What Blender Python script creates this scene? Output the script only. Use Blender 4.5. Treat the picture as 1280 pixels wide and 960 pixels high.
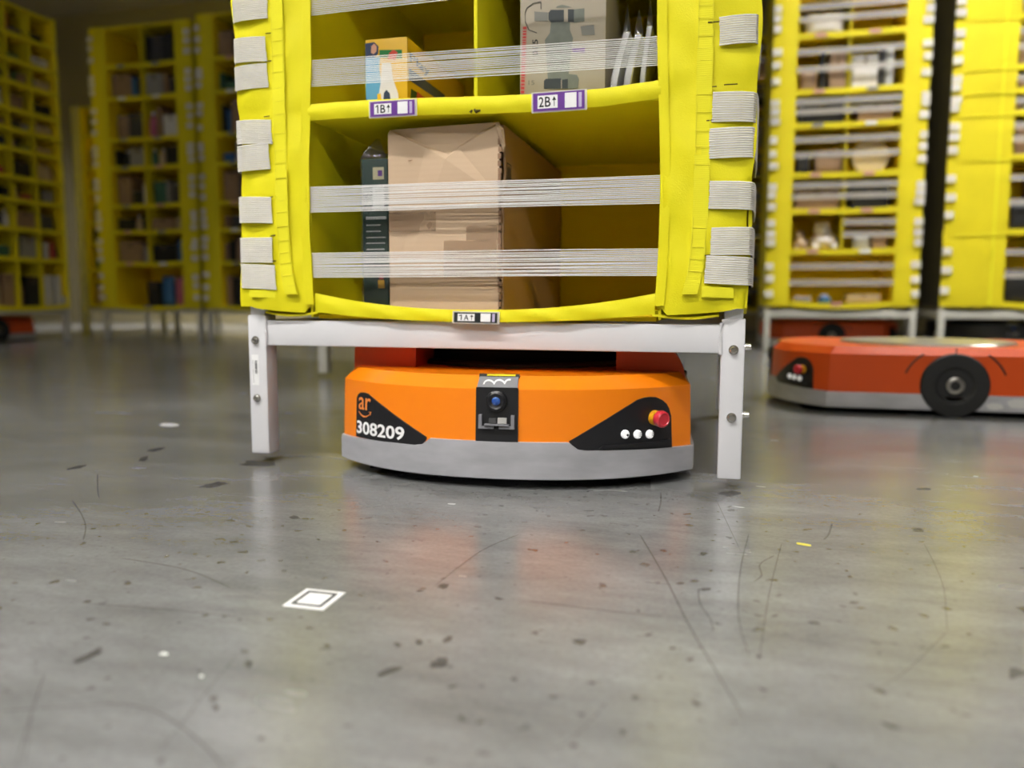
import bpy, bmesh, math, random
from mathutils import Vector, Matrix

# ------------------------------------------------------------------ camera, world, exposure
for o in list(bpy.data.objects):
    bpy.data.objects.remove(o)
SC = bpy.context.scene
COL = SC.collection
FPX = 1000.0
CAM = Vector((.4353, -1.4439, .3334))
YAW, PITCH, ROLL = -.2489, -.1038, .0026
_f = Vector((math.sin(YAW)*math.cos(PITCH), math.cos(YAW)*math.cos(PITCH), math.sin(PITCH)))
_r0 = Vector((math.cos(YAW), -math.sin(YAW), 0))
_u0 = _r0.cross(_f)
_r = _r0*math.cos(ROLL) + _u0*math.sin(ROLL)
_u = -_r0*math.sin(ROLL) + _u0*math.cos(ROLL)
cd = bpy.data.cameras.new('camera')
cd.sensor_width = 36.0
cd.lens = FPX/1280*36.0
cd.clip_start = .02
cd.dof.use_dof = True
cd.dof.focus_distance = 1.27
cd.dof.aperture_fstop = 2.2
co = bpy.data.objects.new('camera', cd)
COL.objects.link(co)
co.matrix_world = Matrix(((_r.x, _u.x, -_f.x, CAM.x), (_r.y, _u.y, -_f.y, CAM.y), (_r.z, _u.z, -_f.z, CAM.z), (0, 0, 0, 1)))
SC.camera = co
SC.view_settings.view_transform = 'Standard'
SC.view_settings.look = 'None'
SC.view_settings.gamma = 1
SC.view_settings.use_curve_mapping = False
SC.view_settings.exposure = -.2
wd = bpy.data.worlds.new('world')
SC.world = wd
wd.use_nodes = True
wd.node_tree.nodes['Background'].inputs[0].default_value = (.5, .48, .42, 1)
wd.node_tree.nodes['Background'].inputs[1].default_value = .05
# unseen ceiling fittings, some added for their light: x, y, length, along ('x' or 'y'), watts per square metre of diffuser
CEIL = 4.25
LIGHTS = [(-2.6, -2.2, 1.5, 'x', 360), (-.2, -2.2, 1.5, 'x', 260), (1.9, 2.9, 1.5, 'x', 430), (4.6, 2.6, 1.5, 'x', 280),
          (-5.6, 7.3, 1.5, 'x', 650), (-3.6, 2.6, 1.5, 'x', 18), (-1.9, -4.0, 1.5, 'x', 360), (1.0, -3.7, 1.5, 'x', 140)]  # row starts with an unseen fitting added to brighten the far wall
HUNG = {7: 3.0}        # added fitting, hung low and bare to brighten the bin insides


def ray(px, py):
    return _f + _r*((px-640)/FPX) + _u*((480-py)/FPX)


def at(px, py, Y):
    d = ray(px, py)
    return CAM + d*((Y-CAM.y)/d.y)


def flo(px, py, z=0.0):
    d = ray(px, py)
    return CAM + d*((z-CAM.z)/d.z)


def proj(p):
    d = Vector(p)-CAM
    z = d.dot(_f)
    if z < .05:
        return None
    return 640+FPX*d.dot(_r)/z, 480-FPX*d.dot(_u)/z


# ------------------------------------------------------------------ materials
MATS = {}


def nn(nt, t, x=0, y=0, **kw):
    n = nt.nodes.new(t)
    n.location = (x, y)
    for k, v in kw.items():
        setattr(n, k, v)
    return n


def mat(name, col, rough=.5, metal=0.0, var=.06, vscale=12.0, bump=0.0, bscale=300.0, spec=.5, emit=0.0, trans=0.0, coat=0.0, transl=0.0, wave=None, stretch=None):
    if name in MATS:
        return MATS[name]
    m = bpy.data.materials.new(name)
    m.use_nodes = True
    nt = m.node_tree
    b = nt.nodes['Principled BSDF']
    out = nt.nodes['Material Output']
    L = nt.links.new
    tc = nn(nt, 'ShaderNodeTexCoord', -900, 0)
    mp = nn(nt, 'ShaderNodeMapping', -720, 0)
    if stretch:
        mp.inputs['Scale'].default_value = stretch
    L(tc.outputs['Object'], mp.inputs[0])
    nz = nn(nt, 'ShaderNodeTexNoise', -540, 0)
    nz.inputs['Scale'].default_value = vscale
    nz.inputs['Detail'].default_value = 4
    L(mp.outputs[0], nz.inputs['Vector'])
    mx = nn(nt, 'ShaderNodeMix', -300, 0, data_type='RGBA')
    c = tuple(col)
    mx.inputs[6].default_value = tuple(max(0, v*(1-var*2)) for v in c)+(1,)
    mx.inputs[7].default_value = tuple(min(1, v*(1+var)) for v in c)+(1,)
    L(nz.outputs['Fac'], mx.inputs[0])
    L(mx.outputs[2], b.inputs['Base Color'])
    b.inputs['Roughness'].default_value = rough
    b.inputs['Metallic'].default_value = metal
    b.inputs['Specular IOR Level'].default_value = spec
    b.inputs['Coat Weight'].default_value = coat
    b.inputs['Coat Roughness'].default_value = .12
    if emit:
        b.inputs['Emission Color'].default_value = c+(1,)
        b.inputs['Emission Strength'].default_value = emit
    if bump:
        n2 = nn(nt, 'ShaderNodeTexNoise', -540, -300)
        n2.inputs['Scale'].default_value = bscale
        n2.inputs['Detail'].default_value = 3
        L(mp.outputs[0], n2.inputs['Vector'])
        bp = nn(nt, 'ShaderNodeBump', -300, -300)
        bp.inputs['Strength'].default_value = bump
        bp.inputs['Distance'].default_value = .002
        h = n2.outputs['Fac']
        if wave:
            wv = nn(nt, 'ShaderNodeTexWave', -540, -500, wave_type='BANDS', bands_direction=wave[0])
            wv.inputs['Scale'].default_value = wave[1]
            wv.inputs['Distortion'].default_value = .4
            L(mp.outputs[0], wv.inputs['Vector'])
            h = wv.outputs['Fac']
        L(h, bp.inputs['Height'])
        L(bp.outputs[0], b.inputs['Normal'])
    sh = b.outputs[0]
    if transl:
        tl = nn(nt, 'ShaderNodeBsdfTranslucent', 0, -300)
        L(mx.outputs[2], tl.inputs[0])
        ms = nn(nt, 'ShaderNodeMixShader', 250, 0)
        ms.inputs[0].default_value = transl
        L(sh, ms.inputs[1])
        L(tl.outputs[0], ms.inputs[2])
        sh = ms.outputs[0]
    if trans:
        tr = nn(nt, 'ShaderNodeBsdfTransparent', 0, -450)
        ms = nn(nt, 'ShaderNodeMixShader', 450, 0)
        ms.inputs[0].default_value = trans
        L(sh, ms.inputs[1])
        L(tr.outputs[0], ms.inputs[2])
        sh = ms.outputs[0]
    L(sh, out.inputs[0])
    MATS[name] = m
    return m


YELLOW = mat('yellow nylon fabric', (.84, .76, .008), .62, var=.05, vscale=7, bump=.25, bscale=420, spec=.3, transl=.1)
YELLOW2 = mat('yellow webbing tape', (.80, .74, .02), .7, var=.04, vscale=20, bump=.12, bscale=60, wave=('Z', 90), spec=.25)
YELLOWBG = mat('yellow nylon fabric of other pods', (.74, .62, .01), .65, var=.08, vscale=5, spec=.3)
YELLOWIN = mat('yellow fabric with painted bounce', (.92, .68, .006), .75, var=.08, vscale=5, bump=.3, bscale=300, spec=.2)  # same yellow fabric, its warm bounce light inside the bins mixed into the colour
ELASTIC = mat('white elastic cord', (.88, .87, .86), .6, var=.04, vscale=60, transl=.3)
ELASTICTAB = mat('white elastic webbing', (.78, .75, .68), .75, var=.08, vscale=50, bump=.3, bscale=500)
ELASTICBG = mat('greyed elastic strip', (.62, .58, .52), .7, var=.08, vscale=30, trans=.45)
WHITEPAINT = mat('white powder coat', (.65, .645, .665), .38, var=.03, vscale=14, bump=.05, bscale=500)
GREYPAINT = mat('dull grey powder coat', (.50, .49, .44), .5, var=.06)
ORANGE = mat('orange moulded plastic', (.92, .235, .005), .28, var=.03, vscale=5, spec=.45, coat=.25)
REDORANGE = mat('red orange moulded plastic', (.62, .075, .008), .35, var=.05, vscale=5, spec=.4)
BLACKSHELL = mat('charcoal standing for dark underside', (.02, .02, .02), .5)
BUMPER = mat('scuffed silver bumper rubber', (.50, .50, .53), .40, metal=.3, var=.22, vscale=9, bump=.12, bscale=30, stretch=(1, 1, 3))
BLACK = mat('black plastic', (.012, .012, .014), .38, var=.1)
MATTBLACK = mat('matt black metal', (.008, .008, .008), .8, var=.1, spec=.1)
RUBBER = mat('black tyre rubber', (.014, .014, .014), .75, var=.15, bump=.2, bscale=80)
GREYMETAL = mat('brushed grey metal', (.42, .40, .36), .3, metal=.8, var=.1, vscale=20)
STEEL = mat('bright steel', (.62, .60, .57), .25, metal=1, var=.1, vscale=40)
GREYPANEL = mat('mid grey print', (.23, .23, .25), .35)
WHITEINK = mat('white print', (.85, .85, .85), .4, var=.01)
ORANGEINK = mat('orange print', (.80, .25, .05), .5, var=.01)
LITBUTTON = mat('lit white button', (.9, .9, .9), .4, var=.01, emit=.5)
BLACKINK = mat('black print', (.015, .015, .015), .6, var=.01)
REDCAP = mat('red button plastic', (.62, .03, .05), .3, var=.03, coat=.3)
YELLOWCAP = mat('amber collar plastic', (.70, .33, .01), .4)
LENS = mat('blue lens glass', (.02, .08, .35), .1, coat=1)
PURPLE = mat('purple label stock', (.13, .035, .27), .4, var=.03)
WHITELABEL = mat('white label stock', (.82, .82, .82), .4, var=.02)
CLEAR = mat('clear label holder', (.85, .82, .8), .1, trans=.5)
CARD = mat('brown corrugated cardboard', (.56, .415, .285), .8, var=.05, vscale=4, bump=.05, bscale=40, wave=('Z', 30), spec=.15)
CARDEDGE = mat('torn cardboard edge', (.30, .18, .11), .9, var=.2, vscale=60)
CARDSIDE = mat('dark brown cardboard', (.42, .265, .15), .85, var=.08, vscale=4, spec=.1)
TAPE = mat('tan packing tape', (.50, .35, .23), .12, var=.05, coat=.6, trans=.55)
FILM = mat('clear plastic film', (.09, .09, .09), .12, trans=.84, coat=1, spec=1)
GREENBOX = mat('dark green print', (.012, .045, .035), .4, var=.1)
SLIT = mat('dark slit', (.08, .06, .005), .9)
CONCWALL = mat('olive beige wall paint', (.30, .26, .15), .8, var=.05, vscale=2)
CEILMAT = mat('dim ceiling sheet', (.22, .19, .12), .8, var=.05, vscale=2)
STAIN = mat('oily dark stain', (.055, .05, .042), .45, var=.3, vscale=90, trans=.5)
SCUFF = mat('dark scuff line', (.07, .07, .065), .6, var=.2, trans=.58)
THREAD = mat('dull yellow thread', (.74, .67, .02), .8)
PALE = mat('pale chip', (.6, .6, .58), .6)
STRAW = mat('yellow straw', (.55, .48, .05), .7)


def floor_material():
    m = bpy.data.materials.new('polished concrete')
    m.use_nodes = True
    nt = m.node_tree
    L = nt.links.new
    b = nt.nodes['Principled BSDF']
    tc = nn(nt, 'ShaderNodeTexCoord')
    mp = nn(nt, 'ShaderNodeMapping')
    mp.inputs['Rotation'].default_value = (0, 0, .35)
    mp.inputs['Scale'].default_value = (1, 2.6, 1)
    L(tc.outputs['Object'], mp.inputs[0])

    def noise(scale, detail, rough, src):
        n = nn(nt, 'ShaderNodeTexNoise')
        n.inputs['Scale'].default_value = scale
        n.inputs['Detail'].default_value = detail
        n.inputs['Roughness'].default_value = rough
        L(src, n.inputs['Vector'])
        return n.outputs['Fac']

    def ramp(src, p0, c0, p1, c1):
        r = nn(nt, 'ShaderNodeValToRGB')
        r.color_ramp.elements[0].position = p0
        r.color_ramp.elements[0].color = tuple(c0)+(1,)
        r.color_ramp.elements[1].position = p1
        r.color_ramp.elements[1].color = tuple(c1)+(1,)
        L(src, r.inputs[0])
        return r.outputs[0]

    def mul(a, c, fac=1.0):
        x = nn(nt, 'ShaderNodeMix', data_type='RGBA', blend_type='MULTIPLY')
        x.inputs[0].default_value = fac
        L(a, x.inputs[6])
        L(c, x.inputs[7])
        return x.outputs[2]
    big = ramp(noise(2.4, 8, .66, mp.outputs[0]), .3, (.150, .151, .150), .72, (.285, .287, .290))
    mid = ramp(noise(11, 10, .74, mp.outputs[0]), .30, (.70, .70, .69), .78, (1, 1, 1))
    fine = ramp(noise(160, 3, .6, tc.outputs['Object']), .25, (.84, .84, .84), .6, (1, 1, 1))
    spots = ramp(noise(46, 2, .4, tc.outputs['Object']), .27, (.45, .44, .41), .335, (1, 1, 1))
    c = mul(mul(mul(big, mid), fine), spots)
    L(c, b.inputs['Base Color'])
    rr = ramp(noise(5, 3, .5, mp.outputs[0]), .2, (.19, .19, .19), .8, (.29, .29, .29))
    L(rr, b.inputs['Roughness'])
    b.inputs['Specular IOR Level'].default_value = .6
    b.inputs['Coat Weight'].default_value = .35
    b.inputs['Coat Roughness'].default_value = .22
    bp = nn(nt, 'ShaderNodeBump')
    bp.inputs['Strength'].default_value = .05
    bp.inputs['Distance'].default_value = .002
    L(noise(60, 5, .6, mp.outputs[0]), bp.inputs['Height'])
    L(bp.outputs[0], b.inputs['Normal'])
    return m


FLOORMAT = floor_material()

# ------------------------------------------------------------------ object helpers


def link(name, me, parent=None, mt=None):
    o = bpy.data.objects.new(name, me)
    COL.objects.link(o)
    if parent is not None:
        o.parent = parent
    if mt is not None and me is not None and not me.materials:
        me.materials.append(mt)
    return o


def mesh(name, verts, faces, mt, parent=None, smooth=False, angle=None):
    me = bpy.data.meshes.new(name)
    me.from_pydata([tuple(v) for v in verts], [], faces)
    bm = bmesh.new()
    bm.from_mesh(me)
    bmesh.ops.recalc_face_normals(bm, faces=bm.faces)
    if smooth:
        for f in bm.faces:
            f.smooth = True
        if angle is not None:
            for e in bm.edges:
                if len(e.link_faces) == 2 and e.calc_face_angle(0) > angle:
                    e.smooth = False
    bm.to_mesh(me)
    bm.free()
    return link(name, me, parent, mt)


def empty(name, loc=(0, 0, 0), rz=0.0):
    o = bpy.data.objects.new(name, None)
    o.empty_display_size = .05
    COL.objects.link(o)
    o.location = loc
    o.rotation_euler = (0, 0, rz)
    return o


def tag(o, label, cat=None, group=None, kind=None):
    if label:
        o['label'] = label
    if cat:
        o['category'] = cat
    if group:
        o['group'] = group
    if kind:
        o['kind'] = kind
    return o


def boxdata(x0, x1, y0, y1, z0, z1):
    v = [(x0, y0, z0), (x1, y0, z0), (x1, y1, z0), (x0, y1, z0), (x0, y0, z1), (x1, y0, z1), (x1, y1, z1), (x0, y1, z1)]
    f = [(0, 3, 2, 1), (4, 5, 6, 7), (0, 1, 5, 4), (1, 2, 6, 5), (2, 3, 7, 6), (3, 0, 4, 7)]
    return v, f


def box(name, x0, x1, y0, y1, z0, z1, mt, parent=None, bev=0.0, seg=2):
    v, f = boxdata(x0, x1, y0, y1, z0, z1)
    me = bpy.data.meshes.new(name)
    me.from_pydata(v, [], f)
    if bev:
        bm = bmesh.new()
        bm.from_mesh(me)
        bmesh.ops.bevel(bm, geom=list(bm.edges), offset=bev, segments=seg, profile=.6, affect='EDGES')
        for fc in bm.faces:
            fc.smooth = True
        for e in bm.edges:
            if len(e.link_faces) == 2 and e.calc_face_angle(0) > .9:
                e.smooth = False
        bm.to_mesh(me)
        bm.free()
    return link(name, me, parent, mt)


class MB:
    def __init__(s):
        s.v = []
        s.f = []

    def add(s, v, f):
        n = len(s.v)
        s.v += [tuple(p) for p in v]
        s.f += [tuple(i+n for i in q) for q in f]

    def box(s, *a):
        s.add(*boxdata(*a))

    def tube(s, pts, r, n=6, cap=True, flat=None):
        pts = [Vector(p) for p in pts]
        base = len(s.v)
        for i, p in enumerate(pts):
            d = (pts[min(i+1, len(pts)-1)]-pts[max(i-1, 0)]).normalized()
            a = d.cross(Vector((0, 0, 1)))
            if a.length < 1e-4:
                a = d.cross(Vector((0, 1, 0)))
            a.normalize()
            c = a.cross(d)
            rr = r[i] if isinstance(r, (list, tuple)) else r
            for k in range(n):
                t = 2*math.pi*k/n
                s.v.append(tuple(p+a*rr*math.cos(t)*(flat or 1)+c*rr*math.sin(t)))
        for i in range(len(pts)-1):
            for k in range(n):
                q = base+i*n
                s.f.append((q+k, q+(k+1) % n, q+n+(k+1) % n, q+n+k))
        if cap:
            s.f.append(tuple(base+k for k in range(n))[::-1])
            e = base+(len(pts)-1)*n
            s.f.append(tuple(e+k for k in range(n)))

    def lathe(s, prof, n=24, axis='z', org=(0, 0, 0)):
        base = len(s.v)
        for (r, h) in prof:
            for k in range(n):
                t = 2*math.pi*k/n
                a, b = r*math.cos(t), r*math.sin(t)
                p = {'z': (a, b, h), 'x': (h, a, b), 'y': (a, h, b)}[axis]
                s.v.append((p[0]+org[0], p[1]+org[1], p[2]+org[2]))
        for i in range(len(prof)-1):
            for k in range(n):
                q = base+i*n
                s.f.append((q+k, q+(k+1) % n, q+n+(k+1) % n, q+n+k))
        s.f.append(tuple(base+k for k in range(n)))
        e = base+(len(prof)-1)*n
        s.f.append(tuple(e+k for k in range(n)))

    def build(s, name, mt, parent=None, smooth=False, angle=.7):
        return mesh(name, s.v, s.f, mt, parent, smooth, angle)


def slab(name, grid, thick, mt, parent=None, smooth=True, axis=Vector((0, 1, 0))):
    """grid[i][j] of points -> a sheet with thickness along axis"""
    n, m = len(grid), len(grid[0])
    v, f = [], []
    for lay in (0, 1):
        for row in grid:
            for p in row:
                v.append(tuple(Vector(p)+axis*(thick*lay)))
    o = n*m
    for i in range(n-1):
        for j in range(m-1):
            a = i*m+j
            f.append((a, a+1, a+m+1, a+m))
            f.append((o+a, o+a+m, o+a+m+1, o+a+1))
    for i in range(n-1):
        for j in (0, m-1):
            a = i*m+j
            f.append((a, a+m, o+a+m, o+a))
    for j in range(m-1):
        for i in (0, n-1):
            a = i*m+j
            f.append((a, a+1, o+a+1, o+a))
    return mesh(name, v, f, mt, parent, smooth, .9)


_tc = {}


def text2d(s, bold=0.0):
    """flat triangles of a word at cap height about 1, left aligned"""
    if (s, bold) in _tc:
        return _tc[(s, bold)]
    cu = bpy.data.curves.new('t', 'FONT')
    cu.body = s
    cu.size = 1.0
    cu.offset = bold
    cu.resolution_u = 3
    o = bpy.data.objects.new('t', cu)
    COL.objects.link(o)
    dg = bpy.context.evaluated_depsgraph_get()
    me = o.evaluated_get(dg).to_mesh()
    v = [(p.co.x, p.co.y) for p in me.vertices]
    f = [tuple(p.vertices) for p in me.polygons]
    o.evaluated_get(dg).to_mesh_clear()
    bpy.data.objects.remove(o)
    bpy.data.curves.remove(cu)
    x0 = min(p[0] for p in v)
    x1 = max(p[0] for p in v)
    y0 = min(p[1] for p in v)
    y1 = max(p[1] for p in v)
    v = [((p[0]-x0)/(x1-x0), (p[1]-y0)/(y1-y0)) for p in v]
    _tc[(s, bold)] = (v, f)
    return v, f


def wrap2d(name, v2, f2, fn, thick, mt, parent, cuts=None):
    """2D shape mapped to a surface: fn(a, b, off) -> point, off is outward; gives a thin plate"""
    bm = bmesh.new()
    vs = [bm.verts.new((p[0], p[1], 0)) for p in v2]
    for q in f2:
        try:
            bm.faces.new([vs[i] for i in q])
        except ValueError:
            pass
    bmesh.ops.remove_doubles(bm, verts=bm.verts, dist=1e-6)
    for c in (cuts or []):
        bmesh.ops.bisect_plane(bm, geom=list(bm.verts)+list(bm.edges)+list(bm.faces), plane_co=(c, 0, 0), plane_no=(1, 0, 0))
    r = bmesh.ops.extrude_face_region(bm, geom=list(bm.faces))
    top = {e for e in r['geom'] if isinstance(e, bmesh.types.BMVert)}
    for v in bm.verts:
        v.co = Vector(fn(v.co.x, v.co.y, thick if v in top else 0.0))
    bmesh.ops.recalc_face_normals(bm, faces=bm.faces)
    me = bpy.data.meshes.new(name)
    bm.to_mesh(me)
    bm.free()
    return link(name, me, parent, mt)


def poly2d(pts):
    return pts, [tuple(range(len(pts)))]


def rect(x0, x1, y0, y1):
    return poly2d([(x0, y0), (x1, y0), (x1, y1), (x0, y1)])


def arrow2d():
    return [(.42, 0), (.58, 0), (.58, .6), (1, .6), (.5, 1), (0, .6), (.42, .6)], [(0, 1, 2, 6), (2, 3, 4), (6, 2, 4), (6, 4, 5)]


def fit2d(v, x0, x1, y0, y1):
    return [(x0+p[0]*(x1-x0), y0+p[1]*(y1-y0)) for p in v]


RND = random.Random(11)

# ------------------------------------------------------------------ the room
fl = mesh('floor', [(-10, -8, 0), (8, -8, 0), (8, 8.5, 0), (-10, 8.5, 0), (-10, -8, -.1), (8, -8, -.1), (8, 8.5, -.1), (-10, 8.5, -.1)],
          [(0, 1, 2, 3), (4, 7, 6, 5), (0, 4, 5, 1), (1, 5, 6, 2), (2, 6, 7, 3), (3, 7, 4, 0)], FLOORMAT)
tag(fl, 'grey polished concrete warehouse floor with stains and scuffs', kind='structure')
for nm, a in (('wall_back', (-10, 8, 8.5, 8.7)), ('wall_front', (-10, 8, -8.2, -8)), ('wall_left', (-10.2, -10, -8, 8.5)), ('wall_right', (8, 8.2, -8, 8.5))):
    o = box(nm, a[0], a[1], a[2], a[3], 0, CEIL+.1, CONCWALL)
    tag(o, 'plain olive beige warehouse wall', kind='structure')
tag(box('ceiling', -10, 8, -8, 8.5, CEIL+.1, CEIL+.3, CEILMAT), 'dim brown warehouse ceiling', kind='structure')

for i, (lx, ly, ln, ax, pw) in enumerate(LIGHTS):
    e = empty('ceiling_light', (lx, ly, HUNG.get(i, CEIL)), 0 if ax == 'x' else math.pi/2)
    if i in HUNG:
        for q in (-.6, .6):
            m_ = MB()
            m_.tube([(q, 0, .09), (q, 0, CEIL+.1-HUNG[i])], .006, 8)
            m_.build('hanging_rod', GREYPAINT, e, True)
    box('housing', -ln/2-.03, ln/2+.03, -.115, .115, .012, .1, GREYPAINT, e, .01)
    em = mat('lamp diffuser %d' % pw, (1, .975, .93), .5, var=0, emit=pw)
    box('diffuser', -ln/2, ln/2, -.1, .1, 0, .011, em, e)
    # unseen shields and blades added to keep light off the left pods
    if i in HUNG:
        tag(e, 'added long light hung on two rods to brighten the bins', 'light', 'ceiling lights')
        continue
    for sg in (-1, 1):
        box('added_shield', -ln/2-.03, ln/2+.03, *sorted((sg*.102, sg*.112)), -.10, .012, MATTBLACK, e)
        box('added_shield', *sorted((sg*(ln/2+.004), sg*(ln/2+.014))), -.102, .102, -.10, .012, MATTBLACK, e)
    for q in range(1, 8):
        xq = -ln/2+ln*q/8
        box('added_blade', xq-.003, xq+.003, -.1015, .1015, -.10, -.002, MATTBLACK, e)
    tag(e, 'unseen long slim white ceiling light fitting with added louvres', 'light', 'ceiling lights')

# floor stains and scuffs, flat marks lying on the concrete


def stain(px, py, w, h, ang, name='stain', mt=STAIN, n=14, seed=0):
    rn = random.Random(seed*7+int(px))
    p = flo(px, py)
    sc = (p-CAM).dot(_f)/FPX
    pts = []
    ca, sa = math.cos(ang), math.sin(ang)
    for k in range(n):
        t = 2*math.pi*k/n
        q = 1+rn.uniform(-.35, .25)
        x, y = w*.5*math.cos(t)*q, h*.5*math.sin(t)*q
        a, b = x*ca-y*sa, x*sa+y*ca
        g = flo(px+a, py+b)
        pts.append((g.x, g.y, .0006))
    return mesh(name, pts, [tuple(range(n))], mt, fl)


STAINS = [(108, 822, 46, 9, -.45), (486, 840, 34, 7, -.35), (548, 830, 24, 13, -.4), (560, 800, 14, 8, -.5), (524, 803, 11, 7, 0), (555, 733, 16, 7, -.2),
          (368, 647, 16, 4, .1), (725, 803, 18, 7, 0), (692, 872, 15, 5, 0), (870, 880, 16, 6, .5), (862, 825, 12, 5, 0), (1270, 842, 24, 14, 0),
          (310, 831, 11, 9, 0), (387, 786, 9, 4, 0), (268, 606, 40, 6, -.15), (325, 580, 50, 7, .05), (912, 617, 26, 6, 0), (1148, 663, 18, 5, .1),
          (1017, 779, 16, 4, .1), (1068, 754, 13, 4, 0), (850, 730, 11, 4, 0), (881, 737, 16, 3, 0), (841, 811, 10, 4, 0), (600, 904, 14, 4, -.2),
          (267, 874, 9, 8, 0), (270, 885, 8, 7, 0), (327, 924, 10, 6, 0), (778, 916, 9, 7, .4), (1182, 809, 13, 3, 0), (195, 562, 22, 4, -.2),
          (180, 573, 14, 5, -.5), (97, 584, 30, 4, -.2), (791, 690, 10, 3, 0), (524, 739, 8, 3, 0), (914, 638, 10, 3, 0), (1155, 611, 20, 3, 0)]
for k, s in enumerate(STAINS):
    stain(*s, seed=k)
stain(205, 818, 12, 4, 0, 'paint_chip', PALE, 8)
stain(252, 846, 5, 4, 0, 'paint_chip', PALE, 7)
stain(210, 531, 32, 5, 0, 'paint_chip', PALE, 9)
stain(1005, 681, 20, 3, .15, 'straw', STRAW, 8)


def scuff(pts, wpx, mt=SCUFF, name='scuff_mark'):
    P = [Vector(p).to_3d() for p in pts]
    # catmull-rom in floor space
    G = [flo(p[0], p[1]) for p in pts]
    out = []
    for i in range(len(G)-1):
        p0, p1, p2, p3 = G[max(i-1, 0)], G[i], G[i+1], G[min(i+2, len(G)-1)]
        for k in range(6):
            t = k/6
            out.append(.5*((2*p1)+(p2-p0)*t+(2*p0-5*p1+4*p2-p3)*t*t+(3*p1-p0-3*p2+p3)*t**3))
    out.append(G[-1])
    v, f = [], []
    for i, p in enumerate(out):
        d = (out[min(i+1, len(out)-1)]-out[max(i-1, 0)])
        n = Vector((-d.y, d.x, 0)).normalized()
        w = wpx*.5*(p-CAM).dot(_f)/FPX*(1 if 0 < i < len(out)-1 else .3)
        v += [(p.x+n.x*w, p.y+n.y*w, .0008), (p.x-n.x*w, p.y-n.y*w, .0008)]
        if i:
            a = 2*i
            f.append((a-2, a-1, a+1, a))
    return mesh(name, v, f, mt, fl)


SCUFFS = [([(0, 890), (60, 886), (140, 881), (190, 889), (230, 912), (262, 940), (280, 962)], 2.6), ([(800, 669), (830, 720), (860, 780), (895, 840), (930, 898)], 2.2),
          ([(895, 625), (926, 690)], 1), ([(936, 668), (926, 710), (923, 770), (937, 822)], 1.4), ([(977, 680), (962, 740), (948, 830)], 1.3),
          ([(968, 695), (950, 706), (952, 720), (942, 728)], 2), ([(1040, 655), (1036, 668), (1030, 675)], 2.4), ([(873, 737), (875, 755), (888, 775), (892, 790)], 1.8),
          ([(826, 616), (826, 628), (823, 640)], 2), ([(1155, 680), (1178, 730), (1184, 790)], 1.2), ([(1184, 790), (1130, 842), (1090, 865)], 1.3),
          ([(90, 626), (100, 640), (107, 658), (104, 676)], 1.8), ([(56, 842), (40, 890), (20, 958)], 1.6), ([(40, 895), (30, 958)], 1.3),
          ([(296, 820), (255, 870), (200, 940)], 1.4), ([(150, 698), (230, 712), (290, 736)], 2.6), ([(122, 592), (122, 612), (124, 622)], 1.2),
          ([(1015, 847), (1090, 850), (1200, 858), (1280, 866)], 1.4), ([(110, 755), (200, 762), (300, 772)], 2.4), ([(660, 752), (740, 762), (830, 772)], 3),
          ([(805, 728), (825, 730), (840, 731)], 2), ([(760, 878), (720, 920), (690, 940)], 1.4), ([(540, 736), (600, 690), (650, 668)], 1.6)]
for p, w in SCUFFS:
    scuff(p, w)

# floor position marker, square sticker
mk = empty('floor_marker', (.0085, -.659, 0))
box('sticker', -.0245, .0245, -.027, .027, .0002, .0008, WHITELABEL, mk)
mb = MB()
for a in ((-.0185, .0185, -.0205, -.0165), (-.0185, .0185, .0165, .0205), (-.0185, -.0147, -.0165, .0165), (.0147, .0185, -.0165, .0165)):
    mb.box(a[0], a[1], a[2], a[3], .0008, .0014)
mb.build('border_line', BLACKINK, mk)
tag(mk, 'small white square sticker with black border stuck on the concrete floor', 'sticker')

# ------------------------------------------------------------------ robots
RHW, RLEN = .35, .98


def vb(s):
    return .81*s*s+3.5*s**4


def dvb(s):
    return 1.62*s+14*s**3


def outline(d):
    """closed plan outline inset by d, front at -y, symmetric about s"""
    P = []
    N = 22
    ss = [-RHW*.99+2*RHW*.99*i/(N*2) for i in range(N*2+1)]
    for s in ss:
        k = math.hypot(1, dvb(s))
        P.append((s-dvb(s)/k*d, vb(s)+d/k))
    x = RHW-d
    e = P[-1]
    side = [(x, e[1]+.035), (x, .30), (x, .495), (x, RLEN-.30), (x, RLEN-e[1]-.035)]
    back = [(p[0], RLEN-p[1]) for p in reversed(P)]
    left = [(-q[0], q[1]) for q in reversed(side)]
    # right side goes front->back, then back edge right->left, then left side back->front
    return P+side+back+left


def body_off(z):
    if z <= .178:
        return .006+.004*min(1, max(0, (z-.075)/.103))
    return .010+(z-.178)/.022*.025


def body_pt(s, z, off=0.0):
    d = body_off(z)
    k = math.hypot(1, dvb(s))
    tilt = 1.0 if z <= .178 else .66
    dd = d-off*tilt
    return Vector((s-dvb(s)/k*dd, vb(s)+dd/k, z+(0 if z <= .178 else off*.75)))


# arc length table
_ARC = [(0.0, 0.0)]
for i in range(1, 401):
    s = RHW*i/400
    _ARC.append((s, _ARC[-1][1]+RHW/400*math.hypot(1, dvb(s))))


def s_of_u(u):
    a = abs(u)
    for i in range(1, len(_ARC)):
        if _ARC[i][1] >= a:
            s0, u0 = _ARC[i-1]
            s1, u1 = _ARC[i]
            s = s0+(s1-s0)*(a-u0)/(u1-u0)
            return math.copysign(s, u)
    return math.copysign(RHW, u)


def u_of_s(s):
    i = min(400, int(abs(s)/RHW*400))
    return math.copysign(_ARC[i][1], s)


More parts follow.
